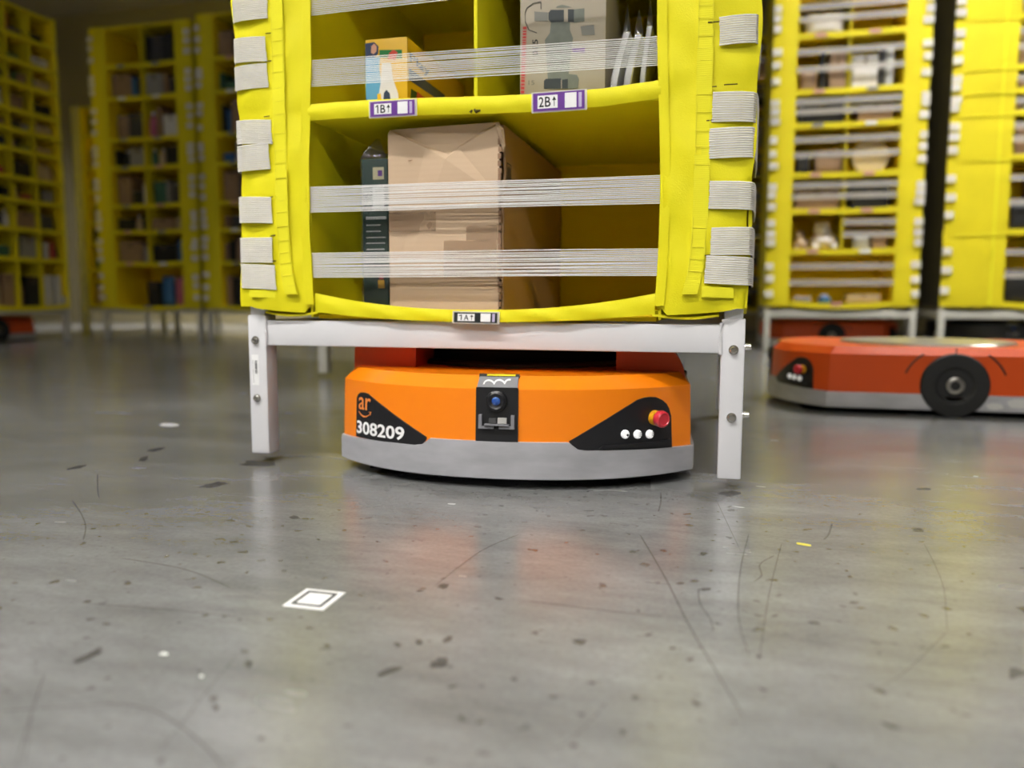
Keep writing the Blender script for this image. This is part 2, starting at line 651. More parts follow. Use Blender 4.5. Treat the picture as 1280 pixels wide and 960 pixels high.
def rings(levels, close_top=True, close_bot=True):
    v, f = [], []
    n = None
    for (z, d) in levels:
        o = outline(d)
        n = len(o)
        for p in o:
            zz = z(p) if callable(z) else z
            v.append((p[0], p[1], zz))
    for i in range(len(levels)-1):
        for k in range(n):
            a = i*n
            f.append((a+k, a+(k+1) % n, a+n+(k+1) % n, a+n+k))
    if close_bot:
        f.append(tuple(range(n))[::-1])
    if close_top:
        f.append(tuple((len(levels)-1)*n+k for k in range(n)))
    return v, f


def bump_top(p):
    s = abs(p[0])
    t = min(1, max(0, (s-.125)/.022))
    t = t*t*(3-2*t)
    t2 = min(1, max(0, (s-.2)/.15))
    return .0855-.015*t-.006*t2


NUMP = [(-.3016, .0694), (-.3009, .1449), (-.2970, .1520), (-.2900, .1562), (-.28, .1574), (-.2700, .1560), (-.2625, .1520), (-.1345, .0870), (-.1345, .0830), (-.137, .0785), (-.1452, .0713), (-.1636, .0704), (-.23, .0694)]
CTLP = [(.1267, .0874), (.2466, .1577), (.2594, .1613), (.2700, .1622), (.2800, .1608), (.2913, .1549), (.2990, .1475), (.3040, .138), (.3074, .1242), (.3089, .0664), (.25, .0668), (.1948, .0672), (.1518, .0679), (.1420, .0710), (.1365, .076)]


def disc_on(name, s, z, r, h, mt, parent, prof=None, n=20):
    """lathe standing on the body surface, axis along the outward normal"""
    c = body_pt(s, z, .003)
    k = math.hypot(1, dvb(s))
    nrm = Vector((dvb(s)/k, -1/k, 0))
    tx = Vector((0, 0, 1)).cross(nrm)
    pr = prof or [(r, 0), (r, h*.7), (r*.85, h)]
    v, f = [], []
    for (rr, hh) in pr:
        for q in range(n):
            t = 2*math.pi*q/n
            v.append(c+tx*rr*math.cos(t)+Vector((0, 0, 1))*rr*math.sin(t)+nrm*hh)
    for i in range(len(pr)-1):
        for q in range(n):
            f.append((i*n+q, i*n+(q+1) % n, i*n+n+(q+1) % n, i*n+n+q))
    f.append(tuple(range(n))[::-1])
    f.append(tuple((len(pr)-1)*n+q for q in range(n)))
    return mesh(name, v, f, mt, parent, True, .7)


def make_robot(loc, rz, paint, label, lifted=False, numbered=False, detail=True):
    e = empty('floor_robot', loc, rz)
    tag(e, label, 'robot')
    cuts = [i*.012 for i in range(-30, 31)]
    v, f = rings([(.016, .012), (.020, 0.0), (.045, 0.0), (.058, 0.0), (bump_top, .001), (lambda p: bump_top(p)+.001, .012)])
    mesh('bumper', v, f, BUMPER, e, True, .6)
    v, f = rings([(.056, .006), (.09, .0066), (.178, .010), (.2, .035)])
    mesh('shell', v, f, paint, e, True, .28)
    box('undercarriage', -.27, .27, .1, .88, .008, .02, MATTBLACK, e)
    # turntable
    top = .2414 if lifted else .207
    m = MB()
    m.lathe([(.262, .2), (.262, top-.006), (.256, top)], 48, 'z', (0, .49, 0))
    tt = m.build('turntable', MATTBLACK if lifted else GREYMETAL, e, True)
    if lifted:
        m = MB()
        m.lathe([(.30, .2), (.30, .206), (.29, .209)], 48, 'z', (0, .49, 0))
        m.build('turntable_ring', BLACK, e, True)
        for sg in (-1, 1):
            xa, xb = sorted((sg*.205, sg*.334))
            pr = [(.2, .187), (.2, .2395), (.302, .2395), (.312, .2335), (.320, .224), (.327, .208), (.331, .187)] if sg > 0 else [(.2, .187), (.2, .2395), (.325, .2395), (.329, .236), (.329, .187)]
            v, f = [], []
            nn_ = len(pr)
            for y in (.18, .80):
                for (x, z) in pr:
                    v.append((sg*x, y+(.0 if z < .2 else .004) if y < .5 else y, z))
            f.append(tuple(range(nn_)))
            f.append(tuple(range(2*nn_-1, nn_-1, -1)))
            for k in range(nn_):
                f.append((k, (k+1) % nn_, nn_+(k+1) % nn_, nn_+k))
            mesh('wheel_housing', v, f, REDORANGE, e, True, .5)
    # drive wheels
    for sg in (-1, 1):
        m = MB()
        a = sg*(RHW-.04)
        b = sg*(RHW+(-.006 if lifted else .006))
        m.lathe([(.078, a), (.091, a+sg*.004), (.092, a+sg*.01), (.092, b-sg*.006), (.088, b-sg*.001), (.055, b), (.045, b-sg*.006)], 40, 'x', (0, .495, .0922))
        w = m.build('wheel', RUBBER, e, True, .5)
        if detail:
            m = MB()
            m.lathe([(.024, b-sg*.006), (.024, b+sg*.002), (.021, b+sg*.003), (.019, b-sg*.003)], 24, 'x', (0, .495, .0922))
            m.build('hub_ring', GREYMETAL, w, True)
            m = MB()
            m.lathe([(.013, b-sg*.005), (.013, b), (.009, b+sg*.002)], 16, 'x', (0, .495, .0922))
            m.build('hub_cap', RUBBER, w, True)
            xs = sg*(RHW-.0085)
            # arched vents beside the wheel, panel seam and bolt hole
            for s2 in (-1, 1):
                m = MB()
                pts = []
                for k in range(9):
                    t = math.radians(18+34*k/8)
                    pts.append((xs, .495+s2*.138*math.cos(t), .0922+.118*math.sin(t)-.004))
                m.tube(pts, .0028, 6)
                m.build('vent_slot', BLACK, e, True)
            m = MB()
            m.box(*sorted((xs-sg*.001, xs+sg*.0004)), .494, .4965, .182, .2)
            m.build('seam', BLACK, e)
            m = MB()
            m.lathe([(.006, xs-sg*.001), (.006, xs+sg*.001)], 14, 'x', (0, .225, .093))
            m.build('bolt_hole', BLACK, e)
    if label.startswith('red orange floor robot with bare deck'):
        for (y0, z0, w_, h_) in ((.60, .035, .045, .022), (.66, .045, .06, .028), (.74, .04, .05, .03), (.83, .05, .04, .02)):
            v = [(RHW+.0008, y0+w_*.5*math.cos(k*.7854+.3)*(1+.2*math.sin(k*3)), z0+h_*.5*math.sin(k*.7854+.3)) for k in range(8)]
            mesh('scrape_mark', v, [tuple(range(8))], PALE, e)
    # front panels
    n_ = wrap2d('number_panel', *poly2d(NUMP), lambda a, b, o: body_pt(a, b, o+.0002), .0028, BLACK, e, cuts)
    c_ = wrap2d('control_panel', *poly2d(CTLP), lambda a, b, o: body_pt(a, b, o+.0002), .0028, BLACK, e, cuts)
    sp = wrap2d('sensor_panel', *rect(-.039, .0375, .083, .178), lambda a, b, o: body_pt(a, b, o+.0002), .004, BLACK, e, cuts)
    wrap2d('grey_cap', *rect(-.0375, .036, .1785, .1955), lambda a, b, o: body_pt(a, b, o+.0002), .004, GREYPANEL, sp, cuts)
    wrap2d('rim', *rect(-.039, .0375, .1957, .2), lambda a, b, o: body_pt(a, b, o+.0002), .004, BLACK, sp, cuts)
    if detail:
        wrap2d('yellow_sticker', *rect(-.024, .030, .1966, .1994), lambda a, b, o: body_pt(a, b, o+.0042), .0004, YELLOWBG, sp, cuts)
        # white squiggle on the grey cap
        pts = []
        K = 40
        for k in range(K+1):
            t = k/K
            a = -.026+.048*t-.0035*math.sin(4*math.pi*t*1.25)
            b = .1868+.0032*math.sin(-1.2+t*2*math.pi*2.5)+.002*(t-.5)
            pts.append((a, b))
        v2, f2 = [], []
        for k, (a, b) in enumerate(pts):
            a2, b2 = pts[min(k+1, K)]
            a1, b1 = pts[max(k-1, 0)]
            dx, dy = a2-a1, b2-b1
            q = math.hypot(dx, dy)
            w = .00125
            v2 += [(a-dy/q*w, b+dx/q*w), (a+dy/q*w, b-dx/q*w)]
            if k:
                f2.append((2*k-2, 2*k-1, 2*k+1, 2*k))
        wrap2d('chain_mark', v2, f2, lambda a, b, o: body_pt(a, b, o+.0043), .0004, WHITEINK, sp)
        ln = disc_on('lens_barrel', -.0008, .158, .017, .012, BLACK, sp, [(.019, 0), (.018, .007), (.014, .010), (.011, .008)], 28)
        disc_on('lens_glass', -.0008, .158, .0065, .012, LENS, ln, [(.0075, .006), (.0075, .0085), (.005, .0105)], 20)
        for sg, a in ((-1, -.0295), (1, .0285)):
            L = [(a, .1325), (a, .1115), (a-sg*.022, .1105)]
            v2, f2 = [], []
            x0, x1 = sorted((a-.003, a+.003))
            v2 += [(x0, .109), (x1, .109), (x1, .1335), (x0, .1335)]
            f2.append((0, 1, 2, 3))
            xa, xb = sorted((a-sg*.003, a-sg*.024))
            v2 += [(xa, .109), (xb, .109), (xb, .1135), (xa, .1135)]
            f2.append((4, 5, 6, 7))
            wrap2d('bracket', v2, f2, lambda p, q, o: body_pt(p, q, o+.0035), .006, GREYPANEL, sp)
        wrap2d('sensor_window', *rect(.002, .018, .1185, .1285), lambda p, q, o: body_pt(p, q, o+.004), .005, mat('pale grey plastic', (.45, .44, .42), .4), sp)
        wrap2d('sensor_window', *rect(-.014, -.001, .1185, .1275), lambda p, q, o: body_pt(p, q, o+.004), .004, mat('dark grey plastic', (.06, .06, .06), .5), sp)
        wrap2d('sensor_shelf', *rect(-.021, .022, .1152, .1176), lambda p, q, o: body_pt(p, q, o+.004), .010, GREYPANEL, sp)
        # control panel
        wrap2d('ledge', *poly2d([(.178, .0735), (.300, .0735), (.303, .0835), (.296, .0815), (.185, .0795)]), lambda p, q, o: body_pt(p, q, o+.003), .004, BLACK, c_, cuts)
        es = disc_on('emergency_stop', .2766, .124, .0145, .02, YELLOWCAP, c_, [(.0135, 0), (.0135, .012), (.011, .013)], 28)
        disc_on('red_cap', .2766, .124, .0135, .03, REDCAP, es, [(.009, .012), (.0145, .015), (.0155, .021), (.0145, .026), (.011, .0285), (.010, .027)], 28)
    for k, s in enumerate((.2239, .2458, .2672)):
        b_ = disc_on('push_button', s, .0978-.0014*k, .0078, .005, LITBUTTON, c_, [(.0078, 0), (.0078, .003), (.006, .005)], 20)
        if detail and k == 0:
            disc_on('button_icon', s+.003, .0965, .002, .0056, BLACKINK, b_, [(.0024, .003), (.0024, .0054)], 12)
        elif detail:
            kk = s+.0035

            def f_(p, q, o, kk=kk):
                return body_pt(p, q, o+.0078)
            vv, ff = [], []
            for j in (-1, 0, 1):
                i0 = len(vv)
                vv += [(kk-.0022, .0965+j*.003-.0006), (kk+.0028, .0965+j*.003-.0006), (kk+.0028, .0965+j*.003+.0006), (kk-.0022, .0965+j*.003+.0006)]
                ff.append((i0, i0+1, i0+2, i0+3))
            wrap2d('button_icon', vv, ff, f_, .0005, BLACKINK, b_)
    if numbered:
        ua, ub = u_of_s(-.2985), u_of_s(-.181)

        def g(a, b, o):
            return body_pt(s_of_u(a), b, o+.0031)
        v2, f2 = text2d('308209', .02)
        wrap2d('number_print', fit2d(v2, ua, ub, .0765, .1015), f2, g, .0005, WHITEINK, n_)
        v2, f2 = text2d('ar', .006)
        ua, ub = u_of_s(-.2945), u_of_s(-.2610)
        wrap2d('logo_letters', fit2d(v2, ua, ub, .1235, .1475), f2, g, .0005, ORANGEINK, n_)
        v2, f2 = [], []
        for k in range(17):
            t = k/16
            a = ua+(ub-ua)*t
            z = .1205-.0095*math.sin(math.pi*(t*.93+.03))**.9
            w = .0021*(.35+math.sin(math.pi*min(1, t*.9+.12)))
            v2 += [(a, z-w*.5), (a, z+w*.5)]
            if k:
                f2.append((2*k-2, 2*k-1, 2*k+1, 2*k))
        i0 = len(v2)
        v2 += [(ub-.007, .1212), (ub+.002, .1222), (ub-.001, .1145), (ub-.0015, .1195)]
        f2.append((i0, i0+3, i0+1))
        f2.append((i0+3, i0+2, i0+1))
        wrap2d('logo_smile', v2, f2, g, .0005, ORANGEINK, n_)
    return e


make_robot((.0664, -.102, 0), math.radians(4.6), ORANGE, 'orange and silver floor robot numbered 308209 carrying the tall yellow pod', True, True)
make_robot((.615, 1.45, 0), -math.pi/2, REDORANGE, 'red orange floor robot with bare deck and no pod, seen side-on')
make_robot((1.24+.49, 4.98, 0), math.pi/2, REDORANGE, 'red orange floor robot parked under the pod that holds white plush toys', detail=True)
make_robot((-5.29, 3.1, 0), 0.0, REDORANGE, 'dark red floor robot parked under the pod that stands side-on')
make_robot((2.34, 4.5, 0), 0.0, BLACKSHELL, 'made-up black floor robot filling the dark under the wide panelled pod')  # robot added in black to stand for the dark underside of the pod

# ------------------------------------------------------------------ storage pods
W2 = .485


def ribs(x0, x1, z0, z1, y, n, skew=(0, 0), thick=.0016, fill=.7, seg=1, jit=0.0, rn=RND):
    """a band made of n horizontal cords"""
    m = MB()
    for k in range(n):
        t = (k+.5)/n
        h = (z1-z0)/n*fill*.5
        pts_l = []
        ph = rn.uniform(0, 6)
        dz = rn.uniform(-jit, jit)
        prev = None
        for i in range(seg+1):
            a = i/seg
            x = x0+(x1-x0)*a
            z = z0+(z1-z0)*t+skew[0]*(1-a)+skew[1]*a+dz*math.sin(a*math.pi)+jit*.5*math.sin(a*7+ph)*math.sin(a*math.pi)
            yy = y
            ring = [(x, yy-thick*.5, z-h*.6), (x, yy-thick*.5, z+h*.6), (x, yy, z+h), (x, yy+thick*.5, z), (x, yy, z-h)]
            b = len(m.v)
            m.v += ring
            if prev is not None:
                for q in range(5):
                    m.f.append((prev+q, prev+(q+1) % 5, b+(q+1) % 5, b+q))
            else:
                m.f.append(tuple(b+q for q in range(5)))
            prev = b
        m.f.append(tuple(prev+q for q in range(5))[::-1])
    return m


def pod_frame(e, paint, bolts=False, top=.36):
    """legs with sleeve, rails; feet at z 0"""
    legs = []
    for sx in (-1, 1):
        for y0 in (0.0, .93):
            xa, xb = sorted((sx*W2, sx*(W2-.0404)))
            l = box('leg', xa, xb, y0, y0+.0404, 0, .283, paint, e, .003)
            xa, xb = sorted((sx*(W2-.004), sx*(W2-.036)))
            box('post', xa, xb, y0+.004, y0+.036, .28, top, paint, l, .003)
            legs.append((sx, y0, l))
    for y0 in (.001, .931):
        box('rail', -W2+.0395, W2-.0395, y0, y0+.038, .2224, .2728, paint, e, .004)
    for sx in (-1, 1):
        xa, xb = sorted((sx*(W2-.001), sx*(W2-.039)))
        box('rail', xa, xb, .0395, .931, .2224, .2728, paint, e, .004)
    for x in (-.15, .15):
        box('cross_beam', x-.03, x+.03, .038, .932, .2224, .2700, paint, e)
    if bolts:
        for sx, y0, l in legs:
            if y0 > .5:
                continue
            xc = sx*(W2-.0202)
            # weld collar at the rail joint
            m = MB()
            m.tube([(sx*(W2-.0404), -.0005, .221), (sx*(W2-.0415), -.0015, .248), (sx*(W2-.0404), -.0005, .276)], .0035, 8)
            m.build('weld_bead', paint, l, True)
            for zb_ in (.229, .110) if sx > 0 else (.232, .114):
                xo = xc+(-.0035 if sx < 0 else .0015)
                m = MB()
                m.lathe([(.0085, .0005), (.0085, -.0012), (.0062, -.0014), (.0062, -.006), (.005, -.0072), (.0032, -.0072), (.003, -.0045)], 20, 'y', (xo, y0, zb_))
                m.build('bolt', STEEL, l, True)
            for zb_ in (.2335, .113) if sx > 0 else ():
                m = MB()
                b0 = sx*W2
                m.lathe([(.0085, b0), (.0085, b0+sx*.0015), (.0062, b0+sx*.0016), (.0062, b0+sx*.011), (.004, b0+sx*.0125)], 18, 'x', (0, y0+.02, zb_))
                m.build('bolt', STEEL, l, True)
    return legs


def rotv(p, rz, loc):
    c, s = math.cos(rz), math.sin(rz)
    return Vector((loc[0]+p[0]*c-p[1]*s, loc[1]+p[0]*s+p[1]*c, loc[2]+p[2]))


BINS = []   # (podkey, row index, x0, x1, z0, z1, depth, loc, rz) of background pods


def make_pod(key, label, loc, rz, lips, top, colL=.155, colR=.155, ncols=2, depth=.45, tabs=True, bands=True, seed=1, sideL=None, seams=False):
    rn = random.Random(seed)
    e = empty('storage_pod', loc, rz)
    tag(e, label, 'storage pod')
    pod_frame(e, GREYPAINT)
    xl, xr = -W2+colL, W2-colR
    b0 = lips[0]
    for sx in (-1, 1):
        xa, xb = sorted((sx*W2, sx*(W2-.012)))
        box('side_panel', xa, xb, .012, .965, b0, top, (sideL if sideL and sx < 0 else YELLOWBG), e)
    box('back_panel', -W2, W2, .955, .967, b0, top, YELLOWBG, e)
    box('bin_back', xl, xr, depth, depth+.012, b0, top, YELLOWIN, e)
    box('roof_panel', -W2, W2, 0, .965, top-.015, top, YELLOWBG, e)
    rows = list(lips)+[top-.02]
    for nm, xa, xb, inner in (('front_column', -W2, xl, xl), ('front_column', xr, W2, xr)):
        g = []
        N = 40
        for i in range(N+1):
            z = b0+(top-b0)*i/N
            # horizontal seams where the shelves meet the column
            seam = min(abs(z-r) for r in rows)
            pin = .006*math.exp(-(seam/.02)**2)
            row = []
            for j in range(7):
                t = j/6
                x = xa+(xb-xa)*t+(rn.uniform(-.003, .003) if j in (0, 6) else 0)
                row.append((x, -.012-.008*math.sin(math.pi*t)+pin+rn.uniform(-.0012, .0012), z))
            g.append(row)
        slab(nm, g, .008, YELLOWBG, e)
        box('bin_wall', *sorted((inner, inner+(.008 if inner > 0 else -.008))), -.004, depth, b0, top-.016, YELLOWIN, e)
    if seams:
        for r in rows[1:-1]:
            m = MB()
            m.tube([(-W2+.06, -.0215, r), ((xl-W2)/2, -.0225, r+.002), (xl-.004, -.0175, r+.004)], .0035, 6)
            m.build('seam', YELLOW2, e, True)
        box('webbing_strip', xl-.085, xl-.07, -.0225, -.019, b0+.01, top-.02, YELLOW2, e)
    for k in range(len(lips)):
        z0, z1 = lips[k], rows[k+1]
        g = []
        for i in range(3):
            row = []
            for j in range(9):
                t = j/8
                sag = .010*math.sin(math.pi*t)*(1.6 if k == 0 else .7)
                row.append((xl+(xr-xl)*t, -.006-.008*math.sin(math.pi*t), z0+.035*i/2-sag))
            g.append(row)
        slab('shelf_lip', g, .006, YELLOWBG, e)
        box('shelf', xl, xr, .002, depth, z0+.006, z0+.02, YELLOWIN, e)
        nc = ncols if (k > 0 or ncols > 2) else 1
        cw = (xr-xl)/nc
        for c in range(1, nc):
            xd = xl+cw*c
            box('divider', xd-.005, xd+.005, .0, depth, z0+.02, z1+.004, YELLOWBG, e)
        for c in range(nc):
            xc = xl+cw*(c+.5)-.02
            if ncols <= 2:
                box('bin_label', xc-.035, xc+.035, -.0165, -.0145, z0+.004, z0+.026, [WHITELABEL, mat('pink label stock', (.62, .32, .28), .5), GREYPANEL][rn.randrange(3)], e)
            BINS.append((key, k, xl+cw*c+.012, xl+cw*(c+1)-.012, z0+.02, z1, depth, loc, rz))
        if bands and z1-z0 > .12:
            for q in (.40, .74) if z1-z0 > .18 else (.55,):
                zc = z0+.03+(z1-z0-.03)*q
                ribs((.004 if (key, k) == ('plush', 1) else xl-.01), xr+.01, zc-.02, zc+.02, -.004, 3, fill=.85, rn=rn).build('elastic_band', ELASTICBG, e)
        if tabs:
            for sx, xa, xb in ((-1, -W2-.004, -W2+.05), (1, W2-.05, W2+.004)):
                for q in ((.25, .52, .75) if z1-z0 > .2 else (.35, .7)):
                    zc = z0+(z1-z0)*q+rn.uniform(-.012, .012)
                    w = rn.uniform(-.008, .008)
                    m = ribs(xa+(w if sx > 0 else 0), xb+(w if sx < 0 else 0), zc-.023, zc+.023, -.026, 4, fill=.95, thick=.006, rn=rn)
                    m.build('elastic_tab', ELASTICTAB, e)
    return e


LR = [.257, .619, .884, 1.1, 1.413, 1.645, 1.977, 2.236]
RR = [.300, .655, .925, 1.165, 1.49, 1.71, 2.07, 2.33]
R3R = [.300, .765, 1.235, 1.51, 1.645, 1.79, 2.10, 2.35]
L1R = [.26, .63, .86, 1.08, 1.25, 1.46, 1.61, 1.76, 1.96, 2.13, 2.32]
make_pod('plush', 'tall yellow fabric pod with white plush toys in its bins', (1.2425, 4.4, 0), 0, RR, 2.62, seed=2)
make_pod('panel', 'yellow fabric pod with one wide blank front panel above the made-up black robot', (1.86+W2, 4.4, 0), 0, R3R, 2.62, colL=.37, colR=.06, ncols=1, seed=3, sideL=mat('side cloth painted in shade', (.035, .028, .012), .8), seams=True)  # left side coloured dark to paint the shade of the unlit gap
make_pod('behind', 'yellow fabric pod half hidden behind the pod with white plush toys', (.935, 6.0, 0), 0, LR, 2.6, tabs=False, seed=4)
make_pod('blue', 'yellow fabric pod with blue and pink packets in its lowest bin', (-4.205, 4.4, 0), 0, LR, 2.573, bands=False, seed=5)
make_pod('gap', 'yellow fabric pod beside a narrow dark gap, partly behind the lifted pod', (-3.185, 4.4, 0), 0, LR, 2.60, bands=False, seed=6)
_sp = make_pod('short', 'short yellow fabric pod with a pale corner, standing before the far wall', (-5.98+W2, 5.6, 0), 0, LR[:7], 2.28, colL=.12, bands=False, seed=7)
box('corner_strip', -W2-.006, -W2+.085, -.034, -.021, .0, 2.28, mat('pale cream webbing', (.80, .76, .42), .6, var=.1), _sp, .004)
make_pod('side', 'yellow fabric pod standing side-on with many small bins', (-4.8, 3.66, 0), math.pi/2, L1R, 2.56, colL=.05, colR=.03, ncols=4, tabs=False, bands=False, seed=8)
make_pod('rear', 'yellow fabric pod hidden behind the lifted pod, one white leg showing', (-1.23+W2, 1.70, .02), 0, LR, 2.57, tabs=False, bands=False, seed=9)

# ------------------------------------------------------------------ the lifted pod in front
PZ = .02
pod = empty('storage_pod', (0, 0, PZ))
tag(pod, 'tall yellow fabric pod on white steel legs, lifted by the orange robot numbered 308209', 'storage pod')
legs = pod_frame(pod, WHITEPAINT, True, 2.5)
TOPZ = 2.57-PZ


def lz(z):
    return z-PZ


XI = .332
BD = .63
for sx in (-1, 1):
    g = []
    for i in range(33):
        z = lz(.322)+(TOPZ-lz(.322))*i/32
        row = []
        for j in range(9):
            y = -.004+.968*j/8
            bulge = .010*math.sin(math.pi*j/8)*(.6+.4*math.sin(i*1.9+j))+.004*math.sin(i*.9)*(j == 0)
            row.append((sx*(W2+.001+bulge), y, z+(-.012*(j % 2) if i == 0 else 0)))
        g.append(row)
    slab('side_panel', g, .006, YELLOW, pod, axis=Vector((-sx, 0, 0)))
box('back_panel', -W2, W2, .955, .967, lz(.31), TOPZ, YELLOW, pod)
box('roof_panel', -W2, W2, 0, .965, TOPZ-.01, TOPZ, YELLOW, pod)
FR = [.298, .6755, 1.03, 1.30, 1.60, 1.90, 2.2]      # bottom of each shelf, world z
rows = FR+[2.55]
for sx in (-1, 1):
    rn = random.Random(20+sx)
    g = []
    NZ = 150
    for i in range(NZ+1):
        t_ = i/NZ
        row = []
        for j in range(17):
            t = j/16            # 0 outer edge, 1 inner edge
            zb0 = .3205-.014*max(0, (t-.15))**.5*(1 if t > .15 else 0) if True else 0
            if t > .92:
                zb0 += .012
            z = zb0+(2.555-zb0)*t_
            seam = min(abs(z-r-.015) for r in rows)
            pin = .004*math.exp(-(seam/.014)**2)
            edge = .006*math.sin(z*9.3+sx)*(t < .05)+.003*math.sin(z*31+sx*2)*(t < .05)
            inn = .006*math.sin((z-.31)*8.4)*(t > .95)
            x = W2+.003-(W2+.003-XI)*t+edge+inn
            puff = .010*math.sin(math.pi*t)**.6
            ruck = .0011*math.sin(z*190+4*math.sin(z*11)+t*3)*math.exp(-((t-.55)/.16)**2)
            wr = .0028*math.sin(z*23+t*5+sx)*math.sin(z*7.1+t*3+1.3)+.0016*math.sin(z*61-t*9)
            row.append((sx*x, -.008-puff+pin+ruck+wr, lz(z)))
        g.append(row)
    slab('front_column', g, .006, YELLOW, pod)
    # sewn webbing strip on the column, and hem tape along the opening
    xs = (.418, .392) if sx > 0 else (.402, .376)
    g = []
    for i in range(140):
        z = .345+(2.5-.345)*i/139
        dx = -.016*math.exp(-(z-.345)/.05)*(1 if sx < 0 else 1)
        g.append([(sx*(x+dx), -.0215+.0012*math.sin(z*210+x*40)+.0010*math.sin(z*33), lz(z)) for x in (xs[0], (xs[0]+xs[1])/2, xs[1])])
    slab('webbing_strip', g, .003, YELLOW2, pod)
    g = []
    for i in range(140):
        z = .325+(2.5-.325)*i/139
        inn = .006*math.sin((z-.31)*8.4)
        g.append([(sx*(XI+d+inn), -.0125-.003*(d > .004)+.0008*math.sin(z*50), lz(z)) for d in (-.003, .001, .010, .014)])
    slab('hem_tape', g, .004, YELLOW, pod)
    m = MB()
    rs = random.Random(40+sx)
    zz = .36
    while zz < 2.45:
        dx = -.016*math.exp(-(zz-.345)/.05)
        m.tube([(sx*(xs[0]+dx), -.0216, lz(zz)), (sx*((xs[0]+xs[1])/2+dx), -.0224, lz(zz+.001)), (sx*(xs[1]+dx), -.0216, lz(zz+.002))], .0005, 4)
        zz += rs.uniform(.017, .034)
    for xe in (xs[0]-.002, xs[1]+.002):
        m.tube([(sx*(xe-.016*math.exp(-(z_-.345)/.05)), -.0216, lz(z_)) for z_ in [.35+.03*q for q in range(70)]], .0004, 4)
    m.build('stitching', THREAD, pod)
    # bin side walls
    g = []
    for i in range(41):
        z = .30+(2.55-.30)*i/40
        g.append([(sx*(XI+.004+.007*math.sin(j*1.1+i*.7)*math.sin(math.pi*j/8)), -.003+BD*j/8, lz(z)) for j in range(9)])
    slab('bin_wall', g, .005, YELLOW, pod, axis=Vector((sx, 0, 0)))
box('bin_back', -XI-.004, XI+.004, BD, BD+.01, lz(.30), TOPZ-.012, YELLOWIN, pod)
bottom_lip = None
LIPS = []
for k, zs in enumerate(FR):
    if k == 0:
        g = []
        for i in range(7):
            q = i/6
            row = []
            for j in range(41):
                t = j/40
                x = -.330+.660*t
                a = abs(x)/.33
                zt = .316+.031*a**2.2
                zb_ = .2935+.017*a**2.2
                y = -.0065-.004*(1-a**2)-.002*math.sin(q*math.pi)+.002*q
                y += .0012*math.sin(t*40+q*5)
                row.append((x, y, lz(zb_+(zt-zb_)*q)))
            g.append(row)
        o = slab('shelf_lip', g, .005, YELLOW, pod)
        box('shelf', -XI, XI, .012, BD, lz(.297), lz(.3045), YELLOWIN, pod)
        # loose gathered underside flaps beside the lip
        for sx in (-1, 1):
            g = []
            for i in range(4):
                g.append([(sx*(.325+.115*j/8), -.006+.035*i/3, lz(.307-.006*math.sin(math.pi*j/8)*(1-i/3)+.006*i/3)) for j in range(9)])
            slab('underside_flap', g, .004, YELLOW, pod, axis=Vector((0, 0, 1)))
    else:
        g = []
        for i in range(6):
            q = i/5
            row = []
            for j in range(41):
                t = j/40
                x = -.333+.666*t
                bow = .0035*math.sin(t*math.pi*2.0+.3)-.003*math.sin(math.pi*t)+(.004*max(0, (t-.85)/.15))
                y = -.0095-.004*math.sin(q*math.pi)-.003*math.sin(math.pi*t)+.0008*math.sin(t*60+q*6)
                row.append((x, y, lz(zs-.001+.0305*q+bow)))
            g.append(row)
        o = slab('shelf_lip', g, .005, YELLOW, pod)
        box('shelf', -XI, XI, -.004, BD, lz(zs+.0015), lz(zs+.018), YELLOW, pod)
        # centre divider with hemmed front edge
        m = MB()
        z1 = rows[k+1]
        d = box('divider', -.0035, .0035, -.005, BD, lz(zs+.0182), lz(z1+.0005), YELLOW, pod, .0015)
        if k == 1:
            m = MB()
            m.tube([(.0, -.0135, lz(.678)), (.004, -.0155, lz(.6735)), (.012, -.0145, lz(.6755))], [.002, .0035, .0015], 6)
            m.tube([(-.004, -.0135, lz(.677)), (-.007, -.015, lz(.6725))], [.002, .003], 6)
            m.build('torn_thread', SLIT, o)
    LIPS.append(o)
# elastic bands across the openings: z0, z1 left shift, right shift
BANDS = [(.377, .4255, 0, 0), (.5015, .5515, .001, 0), (.735, .785, .004, -.001), (.868, .918, .001, .014)]
for k in range(2, len(FR)):
    h = rows[k+1]-FR[k]
    BANDS += [(FR[k]+.06, FR[k]+.11, 0, 0), (FR[k]+h*.62, FR[k]+h*.62+.05, 0, 0)]
for k, (a, b, sl, sr) in enumerate(BANDS):
    dense = k < 2
    m = ribs(-.338, .338, lz(a), lz(b), -.006, 15, (sl, sr), .0014, .68 if dense else .54, 14, .0012 if dense else .0007)
    m.build('elastic_band', ELASTIC, pod)
# elastic tabs on the outer edges of the columns, from their places in view
TABS_L = [(300, 333, -8, 26), (303, 331, 43, 77), (303, 333, 79, 112), (308, 338, 147, 179), (309, 335, 180, 214), (306, 338, 244, 278), (309, 339, 296, 328), (311, 343, 329, 360)]
TABS_R = [(899, 943, 15, 55), (890, 940, 113, 154), (886, 939, 157, 198), (886, 938, 226, 263), (888, 937, 283, 319), (881, 935, 321, 357)]
EXTRA = [1.05, 1.14, 1.21, 1.36, 1.44, 1.52, 1.66, 1.74, 1.95, 2.04, 2.12, 2.28]


